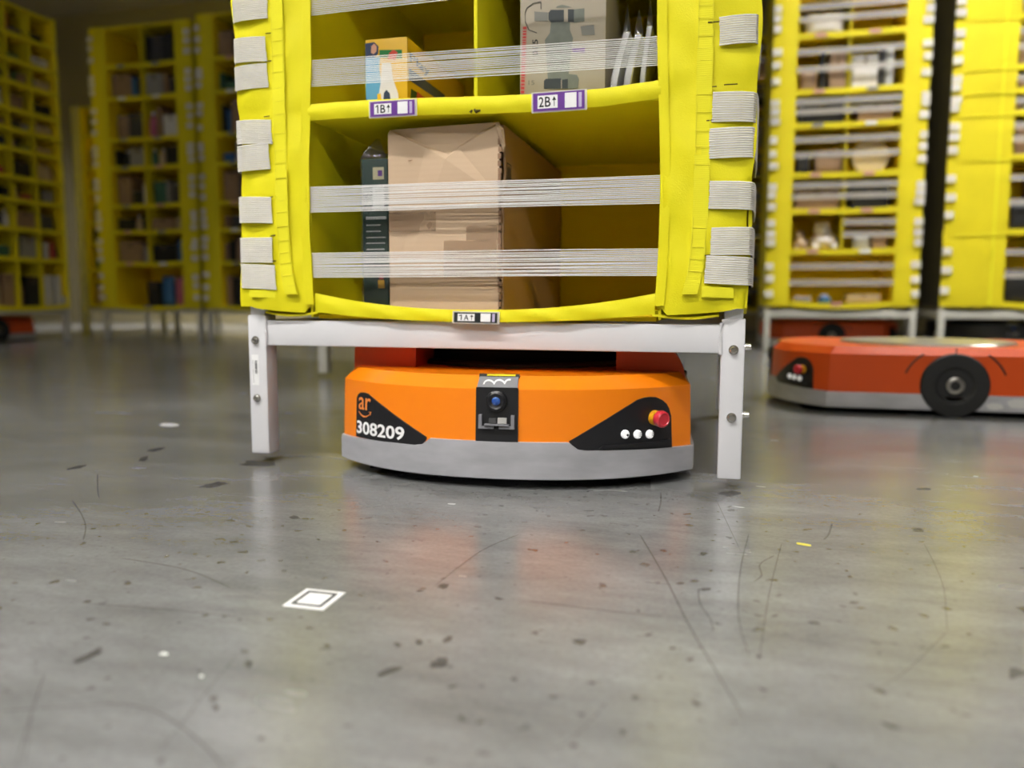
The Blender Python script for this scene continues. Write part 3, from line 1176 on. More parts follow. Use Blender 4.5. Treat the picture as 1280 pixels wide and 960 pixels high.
def ftab(sx, xa, xb, z0, z1, rn):
    n = 13
    m = MB()
    tilt = rn.uniform(-.004, .004)
    sh = rn.uniform(-.004, .004)
    for k in range(n):
        z = z0+(z1-z0)*(k+.5)/n
        h = (z1-z0)/n*.46
        free = .003*math.sin(k/n*3+rn.uniform(-.2, .2))
        xi = (xa if sx > 0 else xb)+sh*(k/n-.5)+rn.uniform(-.0006, .0006)
        xo = sx*(W2+.006)
        dz = tilt
        pts = [(xi, -.0205-free*.4, z+dz), ((xi*2+xo)/3, -.0225-free*.2, z+dz*.6), ((xi+xo*2)/3, -.0212, z+dz*.3), (xo-sx*.006, -.0150, z), (xo-sx*.001, -.006, z), (xo+sx*.003, .03, z), (xo+sx*.007, .10, z), (xo+sx*.010, .22, z)]
        b = len(m.v)
        for q, p in enumerate(pts):
            nx, ny = (0, -1) if q < 3 else ((sx*.7, -.7) if q == 3 else (sx, 0))
            for (dd, zz) in ((0, -h), (.0016, -h*.55), (.0016, h*.55), (0, h)):
                m.v.append((p[0]+nx*dd, p[1]+ny*dd, p[2]+zz))
        for q in range(len(pts)-1):
            for c in range(4):
                m.f.append((b+q*4+c, b+q*4+(c+1) % 4, b+q*4+4+(c+1) % 4, b+q*4+4+c))
        m.f.append((b, b+1, b+2, b+3))
        e = b+(len(pts)-1)*4
        m.f.append((e+3, e+2, e+1, e))
    m.build('elastic_tab', ELASTICTAB, pod)


rn = random.Random(5)
for sx, T in ((-1, TABS_L), (1, TABS_R)):
    for (x0, x1, y0, y1) in T:
        a = at(x0, y1, -.024)
        b = at(x1, y0, -.024)
        ftab(sx, a.x, b.x, lz(a.z), lz(b.z), rn)
    for z in EXTRA:
        if sx > 0:
            ftab(sx, .415, .485, lz(z), lz(z+.05), rn)
        else:
            ftab(sx, -.485, -.425, lz(z), lz(z+.05), rn)
# slits where the elastic passes through the fabric
for (x0, x1, y) in ((885, 900, 28), (881, 896, 109), (905, 922, 106), (883, 892, 151), (884, 890, 227.5), (881, 890, 319.5), (332, 341, 42), (331, 339, 77), (334, 341, 179), (336, 341, 247), (338, 344, 295), (338, 345, 327), (330, 337, 146)):
    a = at(x0, y, -.0205)
    b = at(x1, y-1, -.0205)
    m = MB()
    m.tube([(a.x, -.0205, lz(a.z)), (b.x, -.0205, lz(b.z))], .0011, 5)
    m.build('slit', SLIT, pod)
# loose flap ends at the foot of the columns
for (x0, x1, y0, y1) in ((877, 917, 358, 371), (312, 343, 362, 371)):
    a = at(x0, y1, -.022)
    b = at(x1, y0, -.022)
    g = [[(a.x+(b.x-a.x)*j/5, -.022-.003*math.sin(j), lz(a.z+(b.z-a.z)*i/2-.002*j/5)) for j in range(6)] for i in range(3)]
    slab('tape_end', g, .003, YELLOW2, pod)


def bin_label(lip, cx, cz, w, h, stock, txt, yy, tilt=0.0, lean=0.0):
    """lettered plate hung on a shelf lip"""
    def fn(a, b, o):
        ca, sa = math.cos(tilt), math.sin(tilt)
        x, z = a*ca-b*sa, a*sa+b*ca
        return Vector((cx+x, yy-o+lean*(z), lz(cz)+z))
    hd = wrap2d('label_holder', *rect(-w/2-.003, w/2+.004, -h/2-.0022, h/2+.0022), lambda a, b, o: fn(a, b, o), .0014, CLEAR, pod)
    lb = wrap2d('bin_label', *rect(-w/2, w/2, -h/2, h/2), lambda a, b, o: fn(a, b, o+.0015), .0008, stock, pod)
    lb['label'] = 'printed bin label reading %s' % txt
    wrap2d('text_field', *rect(-w*.41, -w*.02, -h*.36, h*.36), lambda a, b, o: fn(a, b, o+.0023), .0003, WHITELABEL, lb)
    wrap2d('code_field', *rect(w*.12, w*.345, -h*.40, h*.42), lambda a, b, o: fn(a, b, o+.0023), .0003, WHITELABEL, lb)
    wrap2d('pale_bar', *rect(w*.385, w*.445, -h*.40, h*.40), lambda a, b, o: fn(a, b, o+.0023), .0003, mat('lilac print', (.5, .42, .62), .5), lb)
    v2, f2 = text2d(txt[1], .012)
    v2 = fit2d(v2, .52, 1, 0, 1)
    if txt[0] == '1':
        one = [(.20, 0), (.31, 0), (.31, 1), (.22, 1), (.02, .80), (.02, .68), (.20, .82)]
        fo = [(0, 1, 2, 6), (6, 2, 3), (6, 3, 4), (6, 4, 5)]
    else:
        one, fo = text2d(txt[0], .012)
        one = fit2d(one, 0, .42, 0, 1)
    f2 = list(f2)+[tuple(i+len(v2) for i in q) for q in fo]
    v2 = v2+one
    wrap2d('lettering', fit2d(v2, -w*.385, -w*.155, -h*.28, h*.28), f2, lambda a, b, o: fn(a, b, o+.0026), .0003, BLACKINK, lb)
    v2, f2 = arrow2d()
    wrap2d('arrow_mark', fit2d(v2, -w*.125, -w*.045, -h*.26, h*.28), f2, lambda a, b, o: fn(a, b, o+.0026), .0003, BLACKINK, lb)


p = at(490.5, 135.5, -.019)
bin_label(LIPS[1], p.x, p.z, .088, .0265, PURPLE, '1B', -.0175, .0)
p = at(698.5, 126.5, -.019)
bin_label(LIPS[1], p.x, p.z, .092, .031, PURPLE, '2B', -.0185, .012)
p = at(594.5, 397.5, -.016)
bin_label(LIPS[0], p.x, p.z+.0008, .084, .0185, mat('black label stock', (.012, .016, .016), .4), '1A', -.0150, -.012, .1)
# barcode sticker on the left front leg
for sx, y0, l in legs:
    if sx < 0 and y0 < .5:
        st = box('sticker', -.4785, -.463, -.0004, .0002, .141, .203, WHITELABEL, l)
        m = MB()
        rr = random.Random(3)
        z = .165
        while z < .19:
            w = rr.uniform(.0006, .002)
            m.box(-.4715, -.4660, -.0008, -.0004, z, z+w)
            z += w+rr.uniform(.0006, .0016)
        m.build('barcode', BLACKINK, st)
        m = MB()
        z = .146
        while z < .19:
            w = rr.uniform(.001, .003)
            m.box(-.4762, -.4748, -.0008, -.0004, z, z+w)
            z += w+.0014
        m.build('small_print', GREYPANEL, st)

# ------------------------------------------------------------------ things in the lifted pod
ZA = .305
# big brown carton
cx0, cx1, cy0, cy1, cz0, cz1 = -.183, .0385, .02, .60, ZA, .6625
e = empty('cardboard_box', ((cx0+cx1)/2, (cy0+cy1)/2, cz0))
tag(e, 'big brown cardboard box with crushed top flap, in the lowest bin of the lifted pod', 'box')
ox, oy, oz = (cx0+cx1)/2, (cy0+cy1)/2, cz0


def C3(px, py, dy=0.0):
    q = at(px, py, cy0)
    return (q.x-ox, cy0-oy+dy, q.z-oz)


w, d, h = (cx1-cx0), (cy1-cy0), (cz1-cz0)
# front face with creases: polygon fan around the crushed flap
F = [(-w/2, -d/2, 0), (w/2-.002, -d/2, 0), (w/2-.001, -d/2, h*.62), (w/2, -d/2, h-.010), (w/2-.004, -d/2+.006, h), (-w/2+.004, -d/2+.006, h-.004), (-w/2, -d/2, h-.012)]
cr = [C3(487.5, 163, .0), C3(530, 184, .004), C3(557, 199, -.002), C3(572, 184, .006), C3(590, 172, .004), C3(622, 156, .0), C3(528, 180, .010), C3(575, 178, .011), C3(560, 193, .004)]
v = list(F)+cr
# indices: crease 7..15
f = [(0, 1, 2, 9), (2, 3, 12, 10), (2, 10, 9), (3, 12, 10), (0, 9, 8), (0, 8, 7, 6), (9, 10, 15), (8, 9, 15), (8, 15, 13), (15, 10, 14), (10, 11, 14), (11, 12, 14) if False else (10, 12, 14), (13, 15, 14), (7, 8, 13), (6, 7, 5), (7, 13, 5), (13, 14, 5), (14, 4, 5), (14, 12, 4), (12, 3, 4)]
f = [q for q in f if len(set(q)) == len(q)]
f.remove((3, 12, 10))
b0 = len(v)
v += [(-w/2, d/2, 0), (w/2, d/2, 0), (w/2, d/2, h), (-w/2, d/2, h)]
f += [(0, 1, b0+1, b0), (b0, b0+1, b0+2, b0+3), (0, 6, 5, b0+3, b0), (5, 4, b0+2, b0+3)]
mesh('carton_body', v, f, CARD, e)
# right side board, standing slightly proud with a torn front edge
g = []
for i in range(13):
    z = .002+(h-.006)*i/12
    yy = -d/2+.008+.004*math.sin(i*2.3)+(.02*max(0, 1-abs(i-9.6)/2.0) if i > 7 else 0)
    g.append([(w/2+.0015, yy, z), (w/2+.0015, 0, z), (w/2+.0015, d/2, z)])
slab('side_flap', g, .004, CARDSIDE, e, False, Vector((1, 0, 0)))
m = MB()
rr = random.Random(8)
for i in range(26):
    z = .004+(h-.02)*i/26
    m.box(w/2-.003+rr.uniform(-.001, .001), w/2+.002+rr.uniform(0, .002), -d/2-.001, -d/2+.006, z, z+(h-.02)/26*rr.uniform(.6, 1))
m.build('torn_edge', CARDEDGE, e)
m = MB()
m.tube([(w/2-.004, -d/2-.001, h-.004), (w/2+.003, -d/2-.004, h-.018), (w/2+.007, -d/2+.002, h-.045), (w/2+.0055, -d/2+.004, h-.055)], [.004, .007, .004, .001], 6)
m.build('torn_paper', CARD, e)
for (x0, x1, y0, y1) in ((487, 545, 265, 290), (583, 622, 282, 301), (555, 621, 300, 347)):
    a, b = C3(x0, y1), C3(x1, y0)
    N = 7
    g = [[(a[0]+(b[0]-a[0])*j/N, -d/2-.0016-.0006*math.sin(j*2.1+i*1.7), a[2]+(b[2]-a[2])*i/3+(.001*math.sin(j*1.3) if i in (0, 3) else 0)) for j in range(N+1)] for i in range(4)]
    slab('packing_tape', g, .0008, TAPE, e)
m = MB()
q = C3(513, 201)
m.tube([(q[0]-.004, -d/2-.0005, q[2]), (q[0]+.004, -d/2-.0005, q[2]+.001)], .001, 5)
m.build('tear_mark', CARDEDGE, e)
# printed square mark on the side
xs = w/2+.0058


def sidefn(a, b, o):
    return Vector((xs+o, -d/2+a, b))


mk2 = []
fs = []
for (a0, a1, b0_, b1_) in ((.03, .062, .252, .254), (.03, .062, .286, .288), (.03, .032, .252, .288), (.06, .062, .252, .288), (.037, .041, .257, .28), (.045, .049, .257, .283), (.053, .056, .257, .28)):
    i0 = len(mk2)
    mk2 += [(a0, b0_), (a1, b0_), (a1, b1_), (a0, b1_)]
    fs.append((i0, i0+1, i0+2, i0+3))
wrap2d('handling_mark', mk2, fs, sidefn, .0004, BLACKINK, e)
m = MB()
m.tube([(xs, -d/2+.004, .128), (xs, d/2-.1, .075)], .0012, 5)
m.build('crease', CARDEDGE, e)

# dark green boxed item in a clear bag, left of the carton
gx0, gx1 = -.243, -.189
gx0 = at(452, 250, .03).x
e = empty('boxed_item', ((gx0+gx1)/2, .15, ZA))
tag(e, 'thin dark green box in a clear plastic bag, standing beside the brown cardboard box', 'box')
hw = (gx1-gx0)/2-.001
box('carton_body', -hw, hw, -.12, .12, 0, .302, GREENBOX, e, .002)
for (z0, z1, x0, x1, mm, nm) in ((.262, .285, -.1, .75, mat('cream print', (.6, .55, .35), .5), 'print_panel'), (.268, .279, .3, .65, PURPLE, 'print_emblem'), (.205, .247, -.15, .75, WHITELABEL, 'price_sticker'), (.052, .068, .2, .7, mat('amber print', (.65, .38, .04), .5), 'print_emblem'), (.07, .08, .3, .6, mat('crimson print', (.5, .03, .05), .5), 'print_emblem')):
    box(nm, hw*x0, hw*x1, -.1212 if nm != 'print_emblem' else -.1218, -.1195, z0, z1, mm, e)
m = MB()
rr = random.Random(2)
for z in (.189, .186, .174, .162, .150, .139, .127):
    m.box(-hw*.7, hw*rr.uniform(.4, .9), -.1206, -.1198, z, z+.0016)
m.build('small_print', WHITEINK, e)
m = MB()
m.box(hw*.68, hw*.72, -.1214, -.1208, .236, .243)
for k in range(9):
    m.box(hw*(.08+.06*k), hw*(.11+.06*k), -.1216, -.1208, .236, .243)
m.build('barcode', BLACKINK, e)
g = []
for i in range(25):
    z = .002+.34*i/24
    wd_ = 1.0 if z < .305 else max(.12, 1-(z-.305)/.04)
    row = []
    for j in range(9):
        t = j/8*2-1
        row.append((hw*1.04*t*wd_+(1-wd_)*hw*.1, -.124-.002*math.sin(i*.9+j*1.7)+.02*(1-wd_), z))
    g.append(row)
slab('plastic_bag', g, .0006, FILM, e)

# yellow toy carton in bin 1B
ZB = FR[1]+.0182
tx0, tx1 = at(457, 80, .04).x, at(509, 80, .04).x
th = at(480, 48, .04).z-ZB
e = empty('toy_box', ((tx0+tx1)/2, .22, ZB))
tag(e, 'yellow toy carton with blue white and green pictures above label 1B', 'box')
hw = (tx1-tx0)/2
hd = .18
TOY = mat('yellow carton print', (.80, .48, .015), .4, var=.03)
box('carton_body', -hw, hw, -hd, hd, 0, th, TOY, e, .0015)


def tf(a, b, o):
    return Vector((-hw+2*hw*a, -hd-.0004-o, th*b))


def ts(a, b, o):
    return Vector((hw+.0004+o, -hd+2*hd*a, th*b))


SKY = mat('sky blue print', (.12, .38, .60), .4)
WHP = mat('white carton print', (.75, .72, .70), .4)
GRP = mat('green print', (.02, .20, .05), .4)
RDP = mat('red print', (.65, .07, .04), .4)
NVP = mat('navy print', (.04, .06, .12), .4)
PEA = mat('peach print', (.72, .38, .25), .4)
for nm, pts, mm, fn, th_ in (
        ('blue_print', [(0, .0), (.38, .0), (.40, .30), (.33, .62), (.36, .76), (.0, .76)], SKY, tf, .0003),
        ('navy_print', [(0, .76), (.0, .95), (.22, .96), (.32, .90), (.31, .80), (.22, .76)], NVP, tf, .0003),
        ('peach_print', [(.14, .82), (.20, .80), (.27, .83), (.28, .90), (.22, .94), (.15, .91)], PEA, tf, .0005),
        ('green_print', [(.34, .74), (.88, .72), (.88, .83), (.34, .85)], GRP, tf, .0003),
        ('red_print', [(.54, .72), (.72, .70), (.78, .80), (.68, .84), (.58, .80)], RDP, tf, .0005),
        ('white_print', [(.22, .0), (.80, .0), (.78, .25), (.66, .45), (.62, .66), (.40, .68), (.36, .40), (.30, .20)], WHP, tf, .0006),
        ('dark_print', [(.42, .16), (.52, .10), (.60, .14), (.58, .26), (.50, .31), (.44, .27)], NVP, tf, .0009),
        ('leaf_print', [(.34, .0), (.52, .0), (.58, .06), (.42, .15)], GRP, tf, .0009),
        ('yellow_print', [(.28, .16), (.38, .18), (.36, .27), (.28, .26)], TOY, tf, .0009),
        ('green_print', [(.02, .02), (.62, .02), (.70, .30), (.45, .36), (.05, .34)], mat('dark green carton print', (.05, .10, .03), .5), ts, .0003),
        ('red_print', [(.12, .20), (.24, .18), (.27, .34), (.14, .36)], RDP, ts, .0006),
        ('navy_print', [(.02, .44), (.62, .46), (.60, .60), (.02, .60)], mat('dusk blue print', (.10, .11, .20), .5), ts, .0003)):
    wrap2d(nm, *poly2d(pts), fn, th_, mm, e)
v2, f2 = text2d('Play', .015)
wrap2d('lettering', fit2d(v2, .035, .34, .66, .82), f2, ts, .0004, BLACKINK, e)

# grey machine carton in bin 2B
ex0, ex1 = at(650, 60, .05).x, at(757, 60, .05).x
eh = .29
e = empty('machine_box', ((ex0+ex1)/2, .23, ZB))
tag(e, 'grey beige carton printed with a hydraulic machine drawing above label 2B', 'box')
hw = (ex1-ex0)/2
hd = .18
BEIGE = mat('beige grey carton', (.42, .37, .29), .7, var=.06)
box('carton_body', -hw, hw, -hd, hd, 0, eh, BEIGE, e, .002)
e_y = .23-hd


def ef(px, py, o=0.0):
    q = at(px, py, e_y)
    return Vector((q.x-(ex0+ex1)/2, -hd-.0004-o, q.z-ZB))


def ep(nm, pts, mm, lay=1):
    wrap2d(nm, *poly2d(pts), lambda a, b, o: ef(a, b, o+.0003*(lay-1)), .0003, mm, e)


def cp(l):   # crop pixel to picture pixel (crop 635,0 at 8x)
    return [(635+a/8, b/8) for a, b in l]


STL = mat('steel blue print', (.18, .20, .17), .6, var=.15, vscale=60)
DKP = mat('dark machine print', (.035, .045, .05), .5)
MIDP = mat('mid machine print', (.20, .20, .18), .6)
ep('machine_print', cp([(430, 220), (620, 220), (620, 300), (650, 380), (600, 800), (400, 800), (370, 400), (420, 330)]), STL, 1)
ep('machine_print', cp([(405, 130), (430, 100), (560, 100), (560, 220), (430, 225), (405, 200)]), DKP, 2)
ep('machine_print', cp([(600, 95), (660, 95), (660, 225), (600, 220)]), DKP, 2)
ep('machine_print', cp([(660, 95), (765, 85), (765, 215), (660, 230)]), STL, 2)
ep('machine_print', cp([(265, 115), (400, 125), (400, 215), (265, 210)]), MIDP, 1)
ep('machine_print', cp([(725, 265), (860, 250), (870, 350), (740, 355)]), MIDP, 1)
ep('machine_print', cp([(490, 65), (540, 48), (590, 60), (640, 75), (480, 80)]), STL, 1)
ep('machine_print', cp([(360, 810), (380, 790), (530, 785), (530, 890), (360, 890)]), DKP, 2)
ep('machine_print', cp([(540, 800), (600, 790), (600, 890), (540, 890)]), DKP, 2)
ep('machine_print', cp([(600, 740), (690, 750), (710, 790), (700, 885), (600, 890)]), STL, 2)
ep('machine_print', cp([(640, 490), (770, 470), (770, 530), (650, 530)]), PURPLE, 2)
ep('red_strip', cp([(158, 265), (192, 265), (180, 930), (128, 930)]), mat('faded red strip', (.45, .30, .24), .6), 1)
rr = random.Random(6)
y = 268
while y < 920:
    hgt = rr.choice((18, 26, 34))
    xo = 150-(y-265)*.035
    ep('red_glyph', cp([(xo, y), (xo+36, y), (xo+36, y+hgt*.8), (xo, y+hgt*.8)]), mat('red carton print', (.55, .04, .04), .6), 2)
    y += hgt+6
# hose outline and small markings
pts = cp([(330, 90), (330, 20), (250, 35), (190, 80), (170, 130), (175, 220), (210, 300), (290, 330)])
m = MB()
m.tube([ef(a, b, .0003) for a, b in pts], .0007, 5)
m.build('hose_print', DKP, e, True)
v2, f2 = text2d('015', .015)


def eft(a, b, o):
    return ef(635+(300-b*60)/8, (560-a*165)/8, o)


wrap2d('lettering', [(p[0], 1-p[1]) for p in v2] if False else [(p[0], p[1]) for p in v2], f2, lambda a, b, o: ef(635+(245+(1-b)*55)/8, (560-a*165)/8, o), .0004, BLACKINK, e)
v2, f2 = text2d('15', .01)
wrap2d('lettering', v2, f2, lambda a, b, o: ef(635+(205+a*60)/8, (850-b*45)/8, o), .0004, MIDP, e)

# plastic wrapped booklets leaning at the right of bin 2B
PAGE = mat('yellow booklet cover', (.50, .44, .05), .4, var=.2, vscale=20)
PAGEW = mat('white booklet edge', (.70, .70, .70), .35, var=.12, vscale=60)
PAGEG = mat('olive grey booklet cover', (.30, .28, .14), .45, var=.3, vscale=30)


def booklet(xb, xt, hgt, y, thick, cover, label, bend=.012):
    e = empty('booklet', (xb, y, ZB))
    tag(e, label, 'booklet', 'wrapped booklets')
    N = 9

    def cl(t):
        return Vector(((xt-xb)*t+bend*math.sin(math.pi*t)*-1, 0, hgt*t))
    for nm, o0, o1, mm, dep in (('page_block', -.35, .35, PAGEW, .16), ('cover', .35, .5, cover, .162), ('cover', -.5, -.35, PAGEW, .162)):
        v, f = [], []
        for i in range(N+1):
            t = i/N
            c = cl(t)
            for yy in (-.002 if dep > .161 else 0, dep):
                for o in (o0, o1):
                    v.append((c.x+o*thick, yy+.03*t, max(.0004, c.z)))
        for i in range(N):
            a = i*4
            for (p, q) in ((0, 1), (1, 3), (3, 2), (2, 0)):
                f.append((a+p, a+q, a+4+q, a+4+p))
        f.append((0, 2, 3, 1))
        a = N*4
        f.append((a, a+1, a+3, a+2))
        mesh(nm, v, f, mm, e)
    g = []
    for i in range(N+4):
        t = i/N
        c = cl(min(t, 1))
        wdt = thick*.62*(1 if t <= 1 else max(.1, 1-(t-1)*2.6))
        g.append([(c.x+wdt*(j/4*2-1)*1.05, -.005-.002*math.sin(j*2+i*1.3)+.03*min(t, 1), max(.0006, hgt*t)) for j in range(5)])
    slab('plastic_wrap', g, .0006, FILM, e)
    return e


def bx(px, py, Y):
    return at(px, py, Y).x


booklet(bx(762, 110, .05)+.004, bx(782, 28, .05), .128, .05, .011, PAGEW, 'white wrapped booklet leaning against the machine carton above label 2B', .004)
booklet(bx(779, 110, .05)+.004, bx(797, 30, .05), .122, .05, .013, PAGE, 'yellow wrapped booklet leaning in the middle above label 2B', .003)
booklet(bx(799, 108, .05)+.004, bx(811, 25, .05), .135, .05, .009, PAGEG, 'olive wrapped booklet leaning at the right wall above label 2B', .002)

# ------------------------------------------------------------------ things in the background bins
PAL = {'brown': (.30, .19, .11), 'dark grey': (.05, .05, .055), 'white': (.62, .60, .57), 'grey': (.28, .27, .25), 'blue': (.04, .14, .32), 'green': (.05, .14, .08),
       'red': (.38, .05, .04), 'black': (.012, .012, .012), 'tan': (.50, .38, .22), 'pink': (.48, .12, .20), 'pale grey': (.45, .45, .42)}
SHAPES = {}


def carton_mesh():
    m = MB()
    m.box(-.5, .5, -.5, .5, 0, .97)
    m.box(-.5, -.01, -.5, .5, .97, 1.0)
    m.box(.01, .5, -.5, .5, .97, 1.0)
    return m


def pack_mesh():
    # pillow shaped soft packet standing on its edge
    n = 10
    v, f = [], []
    for lay in (-1, 1):
        for i in range(n+1):
            for j in range(n+1):
                a, b = i/n*2-1, j/n*2-1
                t = (max(0, 1-a**4)*max(0, 1-b**4))**.5
                v.append((a*.5*(1-.06*(1-t)), lay*.5*t, .5+b*.5))
    o = (n+1)**2
    for i in range(n):
        for j in range(n):
            q = i*(n+1)+j
            f.append((q, q+1, q+n+2, q+n+1))
            f.append((o+q, o+q+n+1, o+q+n+2, o+q+1))
    m = MB()
    m.add(v, f)
    return m


def item_proto(kind, colname):
    k = (kind, colname)
    if k in SHAPES:
        return SHAPES[k]
    mt_ = mat('%s item surface' % colname, PAL[colname], .5, var=.12, vscale=3)
    parts = []
    if kind == 'carton':
        m = carton_mesh()
        me = bpy.data.meshes.new('carton_body')
        me.from_pydata(m.v, [], m.f)
        me.materials.append(mt_)
        parts.append(('carton_body', me))
        m = MB()
        m.box(-.06, .06, -.505, .5, .985, 1.004)
        m.box(-.06, .06, -.508, -.5, .72, 1.004)
        me = bpy.data.meshes.new('tape_strip')
        me.from_pydata(m.v, [], m.f)
        me.materials.append(TAPE)
        parts.append(('tape_strip', me))
    elif kind == 'book':
        for nm, b, mm in (('cover', [(-.5, -.42, -.5, .5, 0, 1), (.42, .5, -.5, .5, 0, 1), (-.42, .42, -.5, -.46, 0, 1)], mt_), ('page_block', [(-.42, .42, -.46, .47, .02, .98)], PAGEW)):
            m = MB()
            for q in b:
                m.box(*q)
            me = bpy.data.meshes.new(nm)
            me.from_pydata(m.v, [], m.f)
            me.materials.append(mm)
            parts.append((nm, me))
    elif kind == 'packet':
        m = pack_mesh()
        me = bpy.data.meshes.new('pouch')
        me.from_pydata(m.v, [], m.f)
        me.shade_smooth()
        me.materials.append(mt_)
        parts.append(('pouch', me))
        m = MB()
        m.box(-.47, .47, -.03, .03, .95, 1.0)
        me = bpy.data.meshes.new('seal_strip')
        me.from_pydata(m.v, [], m.f)
        me.materials.append(mat('pale seal film', (.6, .6, .58), .3))
        parts.append(('seal_strip', me))
    elif kind == 'bottle':
        m = MB()
        m.lathe([(.4, 0), (.5, .03), (.5, .62), (.38, .75), (.2, .82), (.2, .9)], 16)
        me = bpy.data.meshes.new('bottle_body')
        me.from_pydata(m.v, [], m.f)
        me.materials.append(mt_)
        parts.append(('bottle_body', me))
        m = MB()
        m.lathe([(.24, .88), (.24, .99), (.2, 1.0)], 16)
        me = bpy.data.meshes.new('cap')
        me.from_pydata(m.v, [], m.f)
        me.materials.append(WHITELABEL)
        parts.append(('cap', me))
    SHAPES[k] = parts
    return parts


ORD = ['lowest', 'second', 'third', 'fourth', 'fifth', 'sixth', 'seventh', 'eighth', 'ninth', 'tenth', 'top']
PODNAME = {'plush': 'the pod with white plush toys', 'panel': 'the wide panelled pod', 'behind': 'the half hidden pod', 'blue': 'the pod with blue and pink packets',
           'gap': 'the pod beside the dark gap', 'short': 'the short pod', 'side': 'the side-on pod'}
KCAT = {'carton': 'box', 'book': 'book', 'packet': 'packet', 'bottle': 'bottle'}
KNAME = {'carton': 'carton', 'book': 'book', 'packet': 'soft_packet', 'bottle': 'bottle'}
KLAB = {'carton': 'cardboard carton', 'book': 'upright book', 'packet': 'soft packet', 'bottle': 'capped bottle'}


def place_item(kind, colname, key, k, lx, ly, lz_, w, d, h, loc, rz, tw=0.0):
    p = rotv((lx, ly, lz_), rz, loc)
    e = empty(KNAME[kind], p, rz+tw)
    for nm, me in item_proto(kind, colname):
        o = link(nm, me, e)
        o.scale = (w, d, h)
    lab = '%s %s in the %s row of %s' % (colname, KLAB[kind], ORD[min(k, 10)], PODNAME[key])
    tag(e, lab, KCAT[kind], lab.split(' in the ')[0]+'s in the '+lab.split(' in the ')[1])
    return e


rn = random.Random(77)
USED = set()
for (key, k, x0, x1, z0, z1, dep, loc, rz) in BINS:
    if key not in PODNAME:
        continue
    c = rotv(((x0+x1)/2, 0, (z0+z1)/2), rz, loc)
    pr = proj(c)
    vis = False
    for xx in (x0, (x0+x1)/2, x1):
        pr = proj(rotv((xx, 0, (z0+z1)/2), rz, loc))
        if pr and -15 < pr[0] < 1295 and -25 < pr[1] < 420 and not (312 < pr[0] < 925):
            vis = True
    if not vis:
        continue
    H = z1-z0-.03
    wbin = x1-x0
    if key == 'plush' and k in (0, 1, 2, 3, 4, 6):
        continue                      # filled by hand below
    if key == 'blue' and (k == 0 or (k == 7 and x0 < -.1)):
        continue
    x = x0+.012
    guard = 0
    while x < x1-.035 and guard < 6:
        guard += 1
        kind = rn.choices(['carton', 'book', 'packet', 'bottle'], [6, 4, 3, 1])[0]
        if kind == 'carton':
            w, h, d = rn.uniform(.10, .22), H*rn.uniform(.62, .97), rn.uniform(.18, .3)
        elif kind == 'book':
            w, h, d = rn.uniform(.022, .045), min(.26, H*rn.uniform(.7, .92)), rn.uniform(.15, .2)
        elif kind == 'packet':
            w, h, d = rn.uniform(.09, .16), H*rn.uniform(.4, .8), rn.uniform(.04, .06)
        else:
            w = rn.uniform(.05, .065)
            h, d = min(H*.85, .22), w
        w = min(w, x1-.006-x)
        if w < .02:
            break
        if kind == 'bottle':
            d = w
        for _t in range(40):
            cn = rn.choices(list(PAL), [7, 7, 2, 4, 2, 2, 1.5, 9, 2, 1, 1.5])[0]
            if kind == 'carton' and _t < 10:
                cn = rn.choice(['brown', 'brown', 'tan', 'brown', 'dark grey', 'brown', 'black', 'grey', 'white'])
            if (kind, cn, key, k) not in USED:
                break
        USED.add((kind, cn, key, k))
        yc = .022+d/2+rn.uniform(0, .02)
        place_item(kind, cn, key, k, x+w/2, yc, z0+.0004, w, d, h, loc, rz)
        x += w+rn.uniform(.004, .03)
# hand placed things of the plush pod
PL = (1.2425, 4.4, 0)


def pin(kind, cn, key, k, px0, px1, pyt, zsh, d, yoff=.05, pl=PL):
    a, b = at(px0, 300, pl[1]+yoff), at(px1, 300, pl[1]+yoff)
    h = at((px0+px1)/2, pyt, pl[1]+yoff).z-zsh
    place_item(kind, cn, key, k, (a.x+b.x)/2-pl[0], yoff+d/2, zsh+.0004, b.x-a.x, d, h, pl, 0)


S = [z+.02 for z in RR]
pin('packet', 'pale grey', 'plush', 1, 1066, 1088, 295, S[1], .05)
pin('carton', 'brown', 'plush', 1, 1091, 1108, 290, S[1], .2)
pin('packet', 'grey', 'plush', 0, 994, 1018, 371, S[0], .05)
pin('bottle', 'blue', 'plush', 0, 1026, 1042, 368, S[0], .045)
pin('carton', 'tan', 'plush', 0, 1062, 1104, 368, S[0], .2)
pin('carton', 'brown', 'plush', 2, 993, 1046, 237, S[2], .25)
pin('carton', 'black', 'plush', 2, 1062, 1108, 232, S[2], .25)
pin('carton', 'brown', 'plush', 3, 1016, 1048, 188, S[3], .25)
pin('carton', 'black', 'plush', 3, 994, 1008, 190, S[3], .25)
pin('carton', 'black', 'plush', 4, 995, 1048, 126, S[4], .25)
pin('carton', 'brown', 'plush', 4, 1066, 1108, 130, S[4], .25)
pin('packet', 'white', 'plush', 6, 996, 1046, 12, S[6], .14)

PLUSH = mat('white plush fur', (.78, .72, .66), .95, var=.08, vscale=30, bump=.6, bscale=120)
PLUSHT = mat('beige plush fur', (.55, .42, .30), .95, var=.08, vscale=30, bump=.6, bscale=120)


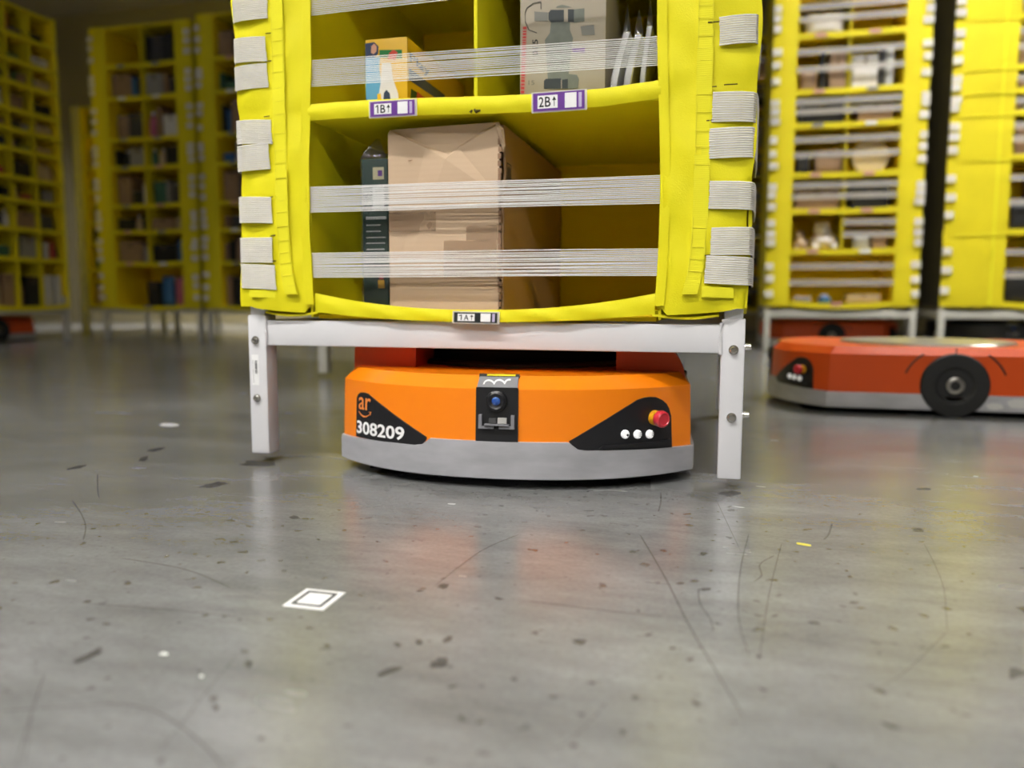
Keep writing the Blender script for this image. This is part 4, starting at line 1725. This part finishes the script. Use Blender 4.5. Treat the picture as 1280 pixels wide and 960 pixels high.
def blob(name, c, r, mt_, parent, seed):
    bm = bmesh.new()
    bmesh.ops.create_icosphere(bm, subdivisions=3, radius=1)
    rr_ = random.Random(seed)
    ph = [rr_.uniform(0, 6) for _ in range(6)]
    for v in bm.verts:
        q = 1+.05*math.sin(v.co.x*5+ph[0])+.05*math.sin(v.co.y*6+ph[1])+.05*math.sin(v.co.z*5+ph[2])
        v.co = Vector((v.co.x*r[0]*q+c[0], v.co.y*r[1]*q+c[1], v.co.z*r[2]*q+c[2]))
    for f_ in bm.faces:
        f_.smooth = True
    me = bpy.data.meshes.new(name)
    bm.to_mesh(me)
    bm.free()
    return link(name, me, parent, mt_)


def plush(px, w, hgt, k, body, label, seed):
    c = at(px, 300, 4.46)
    e = empty('plush_toy', (c.x, 4.515, S[k]+.0005))
    tag(e, label, 'plush toy')
    blob('body', (0, 0, hgt*.36), (w*.5, .075, hgt*.33), body, e, seed)
    blob('head', (-w*.08, -.01, hgt*.74), (w*.30, .06, hgt*.24), body, e, seed+1)
    for sg in (-1, 1):
        blob('ear', (-w*.08+sg*w*.2, 0, hgt*.92), (w*.08, .02, hgt*.08), body, e, seed+2)
        blob('paw', (sg*w*.34, -.06, hgt*.14), (w*.13, .03, hgt*.11), body, e, seed+3)
    return e


plush(1031, .18, .205, 1, PLUSH, 'round white plush toy sitting in the second row of the bright pod', 3)
plush(1001, .09, .15, 1, PLUSHT, 'beige plush toy slumped beside the round white plush toy', 9)
# round tan lid standing in the fourth row
c = at(1088, 200, 4.47)
e = empty('round_tin', (c.x, 4.47, S[3]+.0006))
tag(e, 'round tan tin standing on edge in the fourth row of the plush pod', 'tin')
m = MB()
m.lathe([(.108, 0), (.112, .008), (.112, .05), (.108, .058)], 36, 'y', (0, 0, .1125))
m.build('tin_body', mat('tan tin paint', (.55, .40, .18), .45), e, True)
m = MB()
m.lathe([(.113, -.002), (.1145, .0), (.1145, .016), (.113, .018)], 36, 'y', (0, 0, .1145))
m.build('tin_rim', mat('pale tin rim', (.60, .48, .26), .35), e, True)
m = MB()
# packets of the blue pod
BP = (-4.205, 4.4, 0)
pin('packet', 'blue', 'blue', 0, 198, 214, 345, LR[0]+.02, .06, .05, BP)
pin('packet', 'pink', 'blue', 0, 216, 229, 346, LR[0]+.02, .06, .05, BP)
pin('carton', 'black', 'blue', 0, 182, 196, 352, LR[0]+.02, .15, .05, BP)
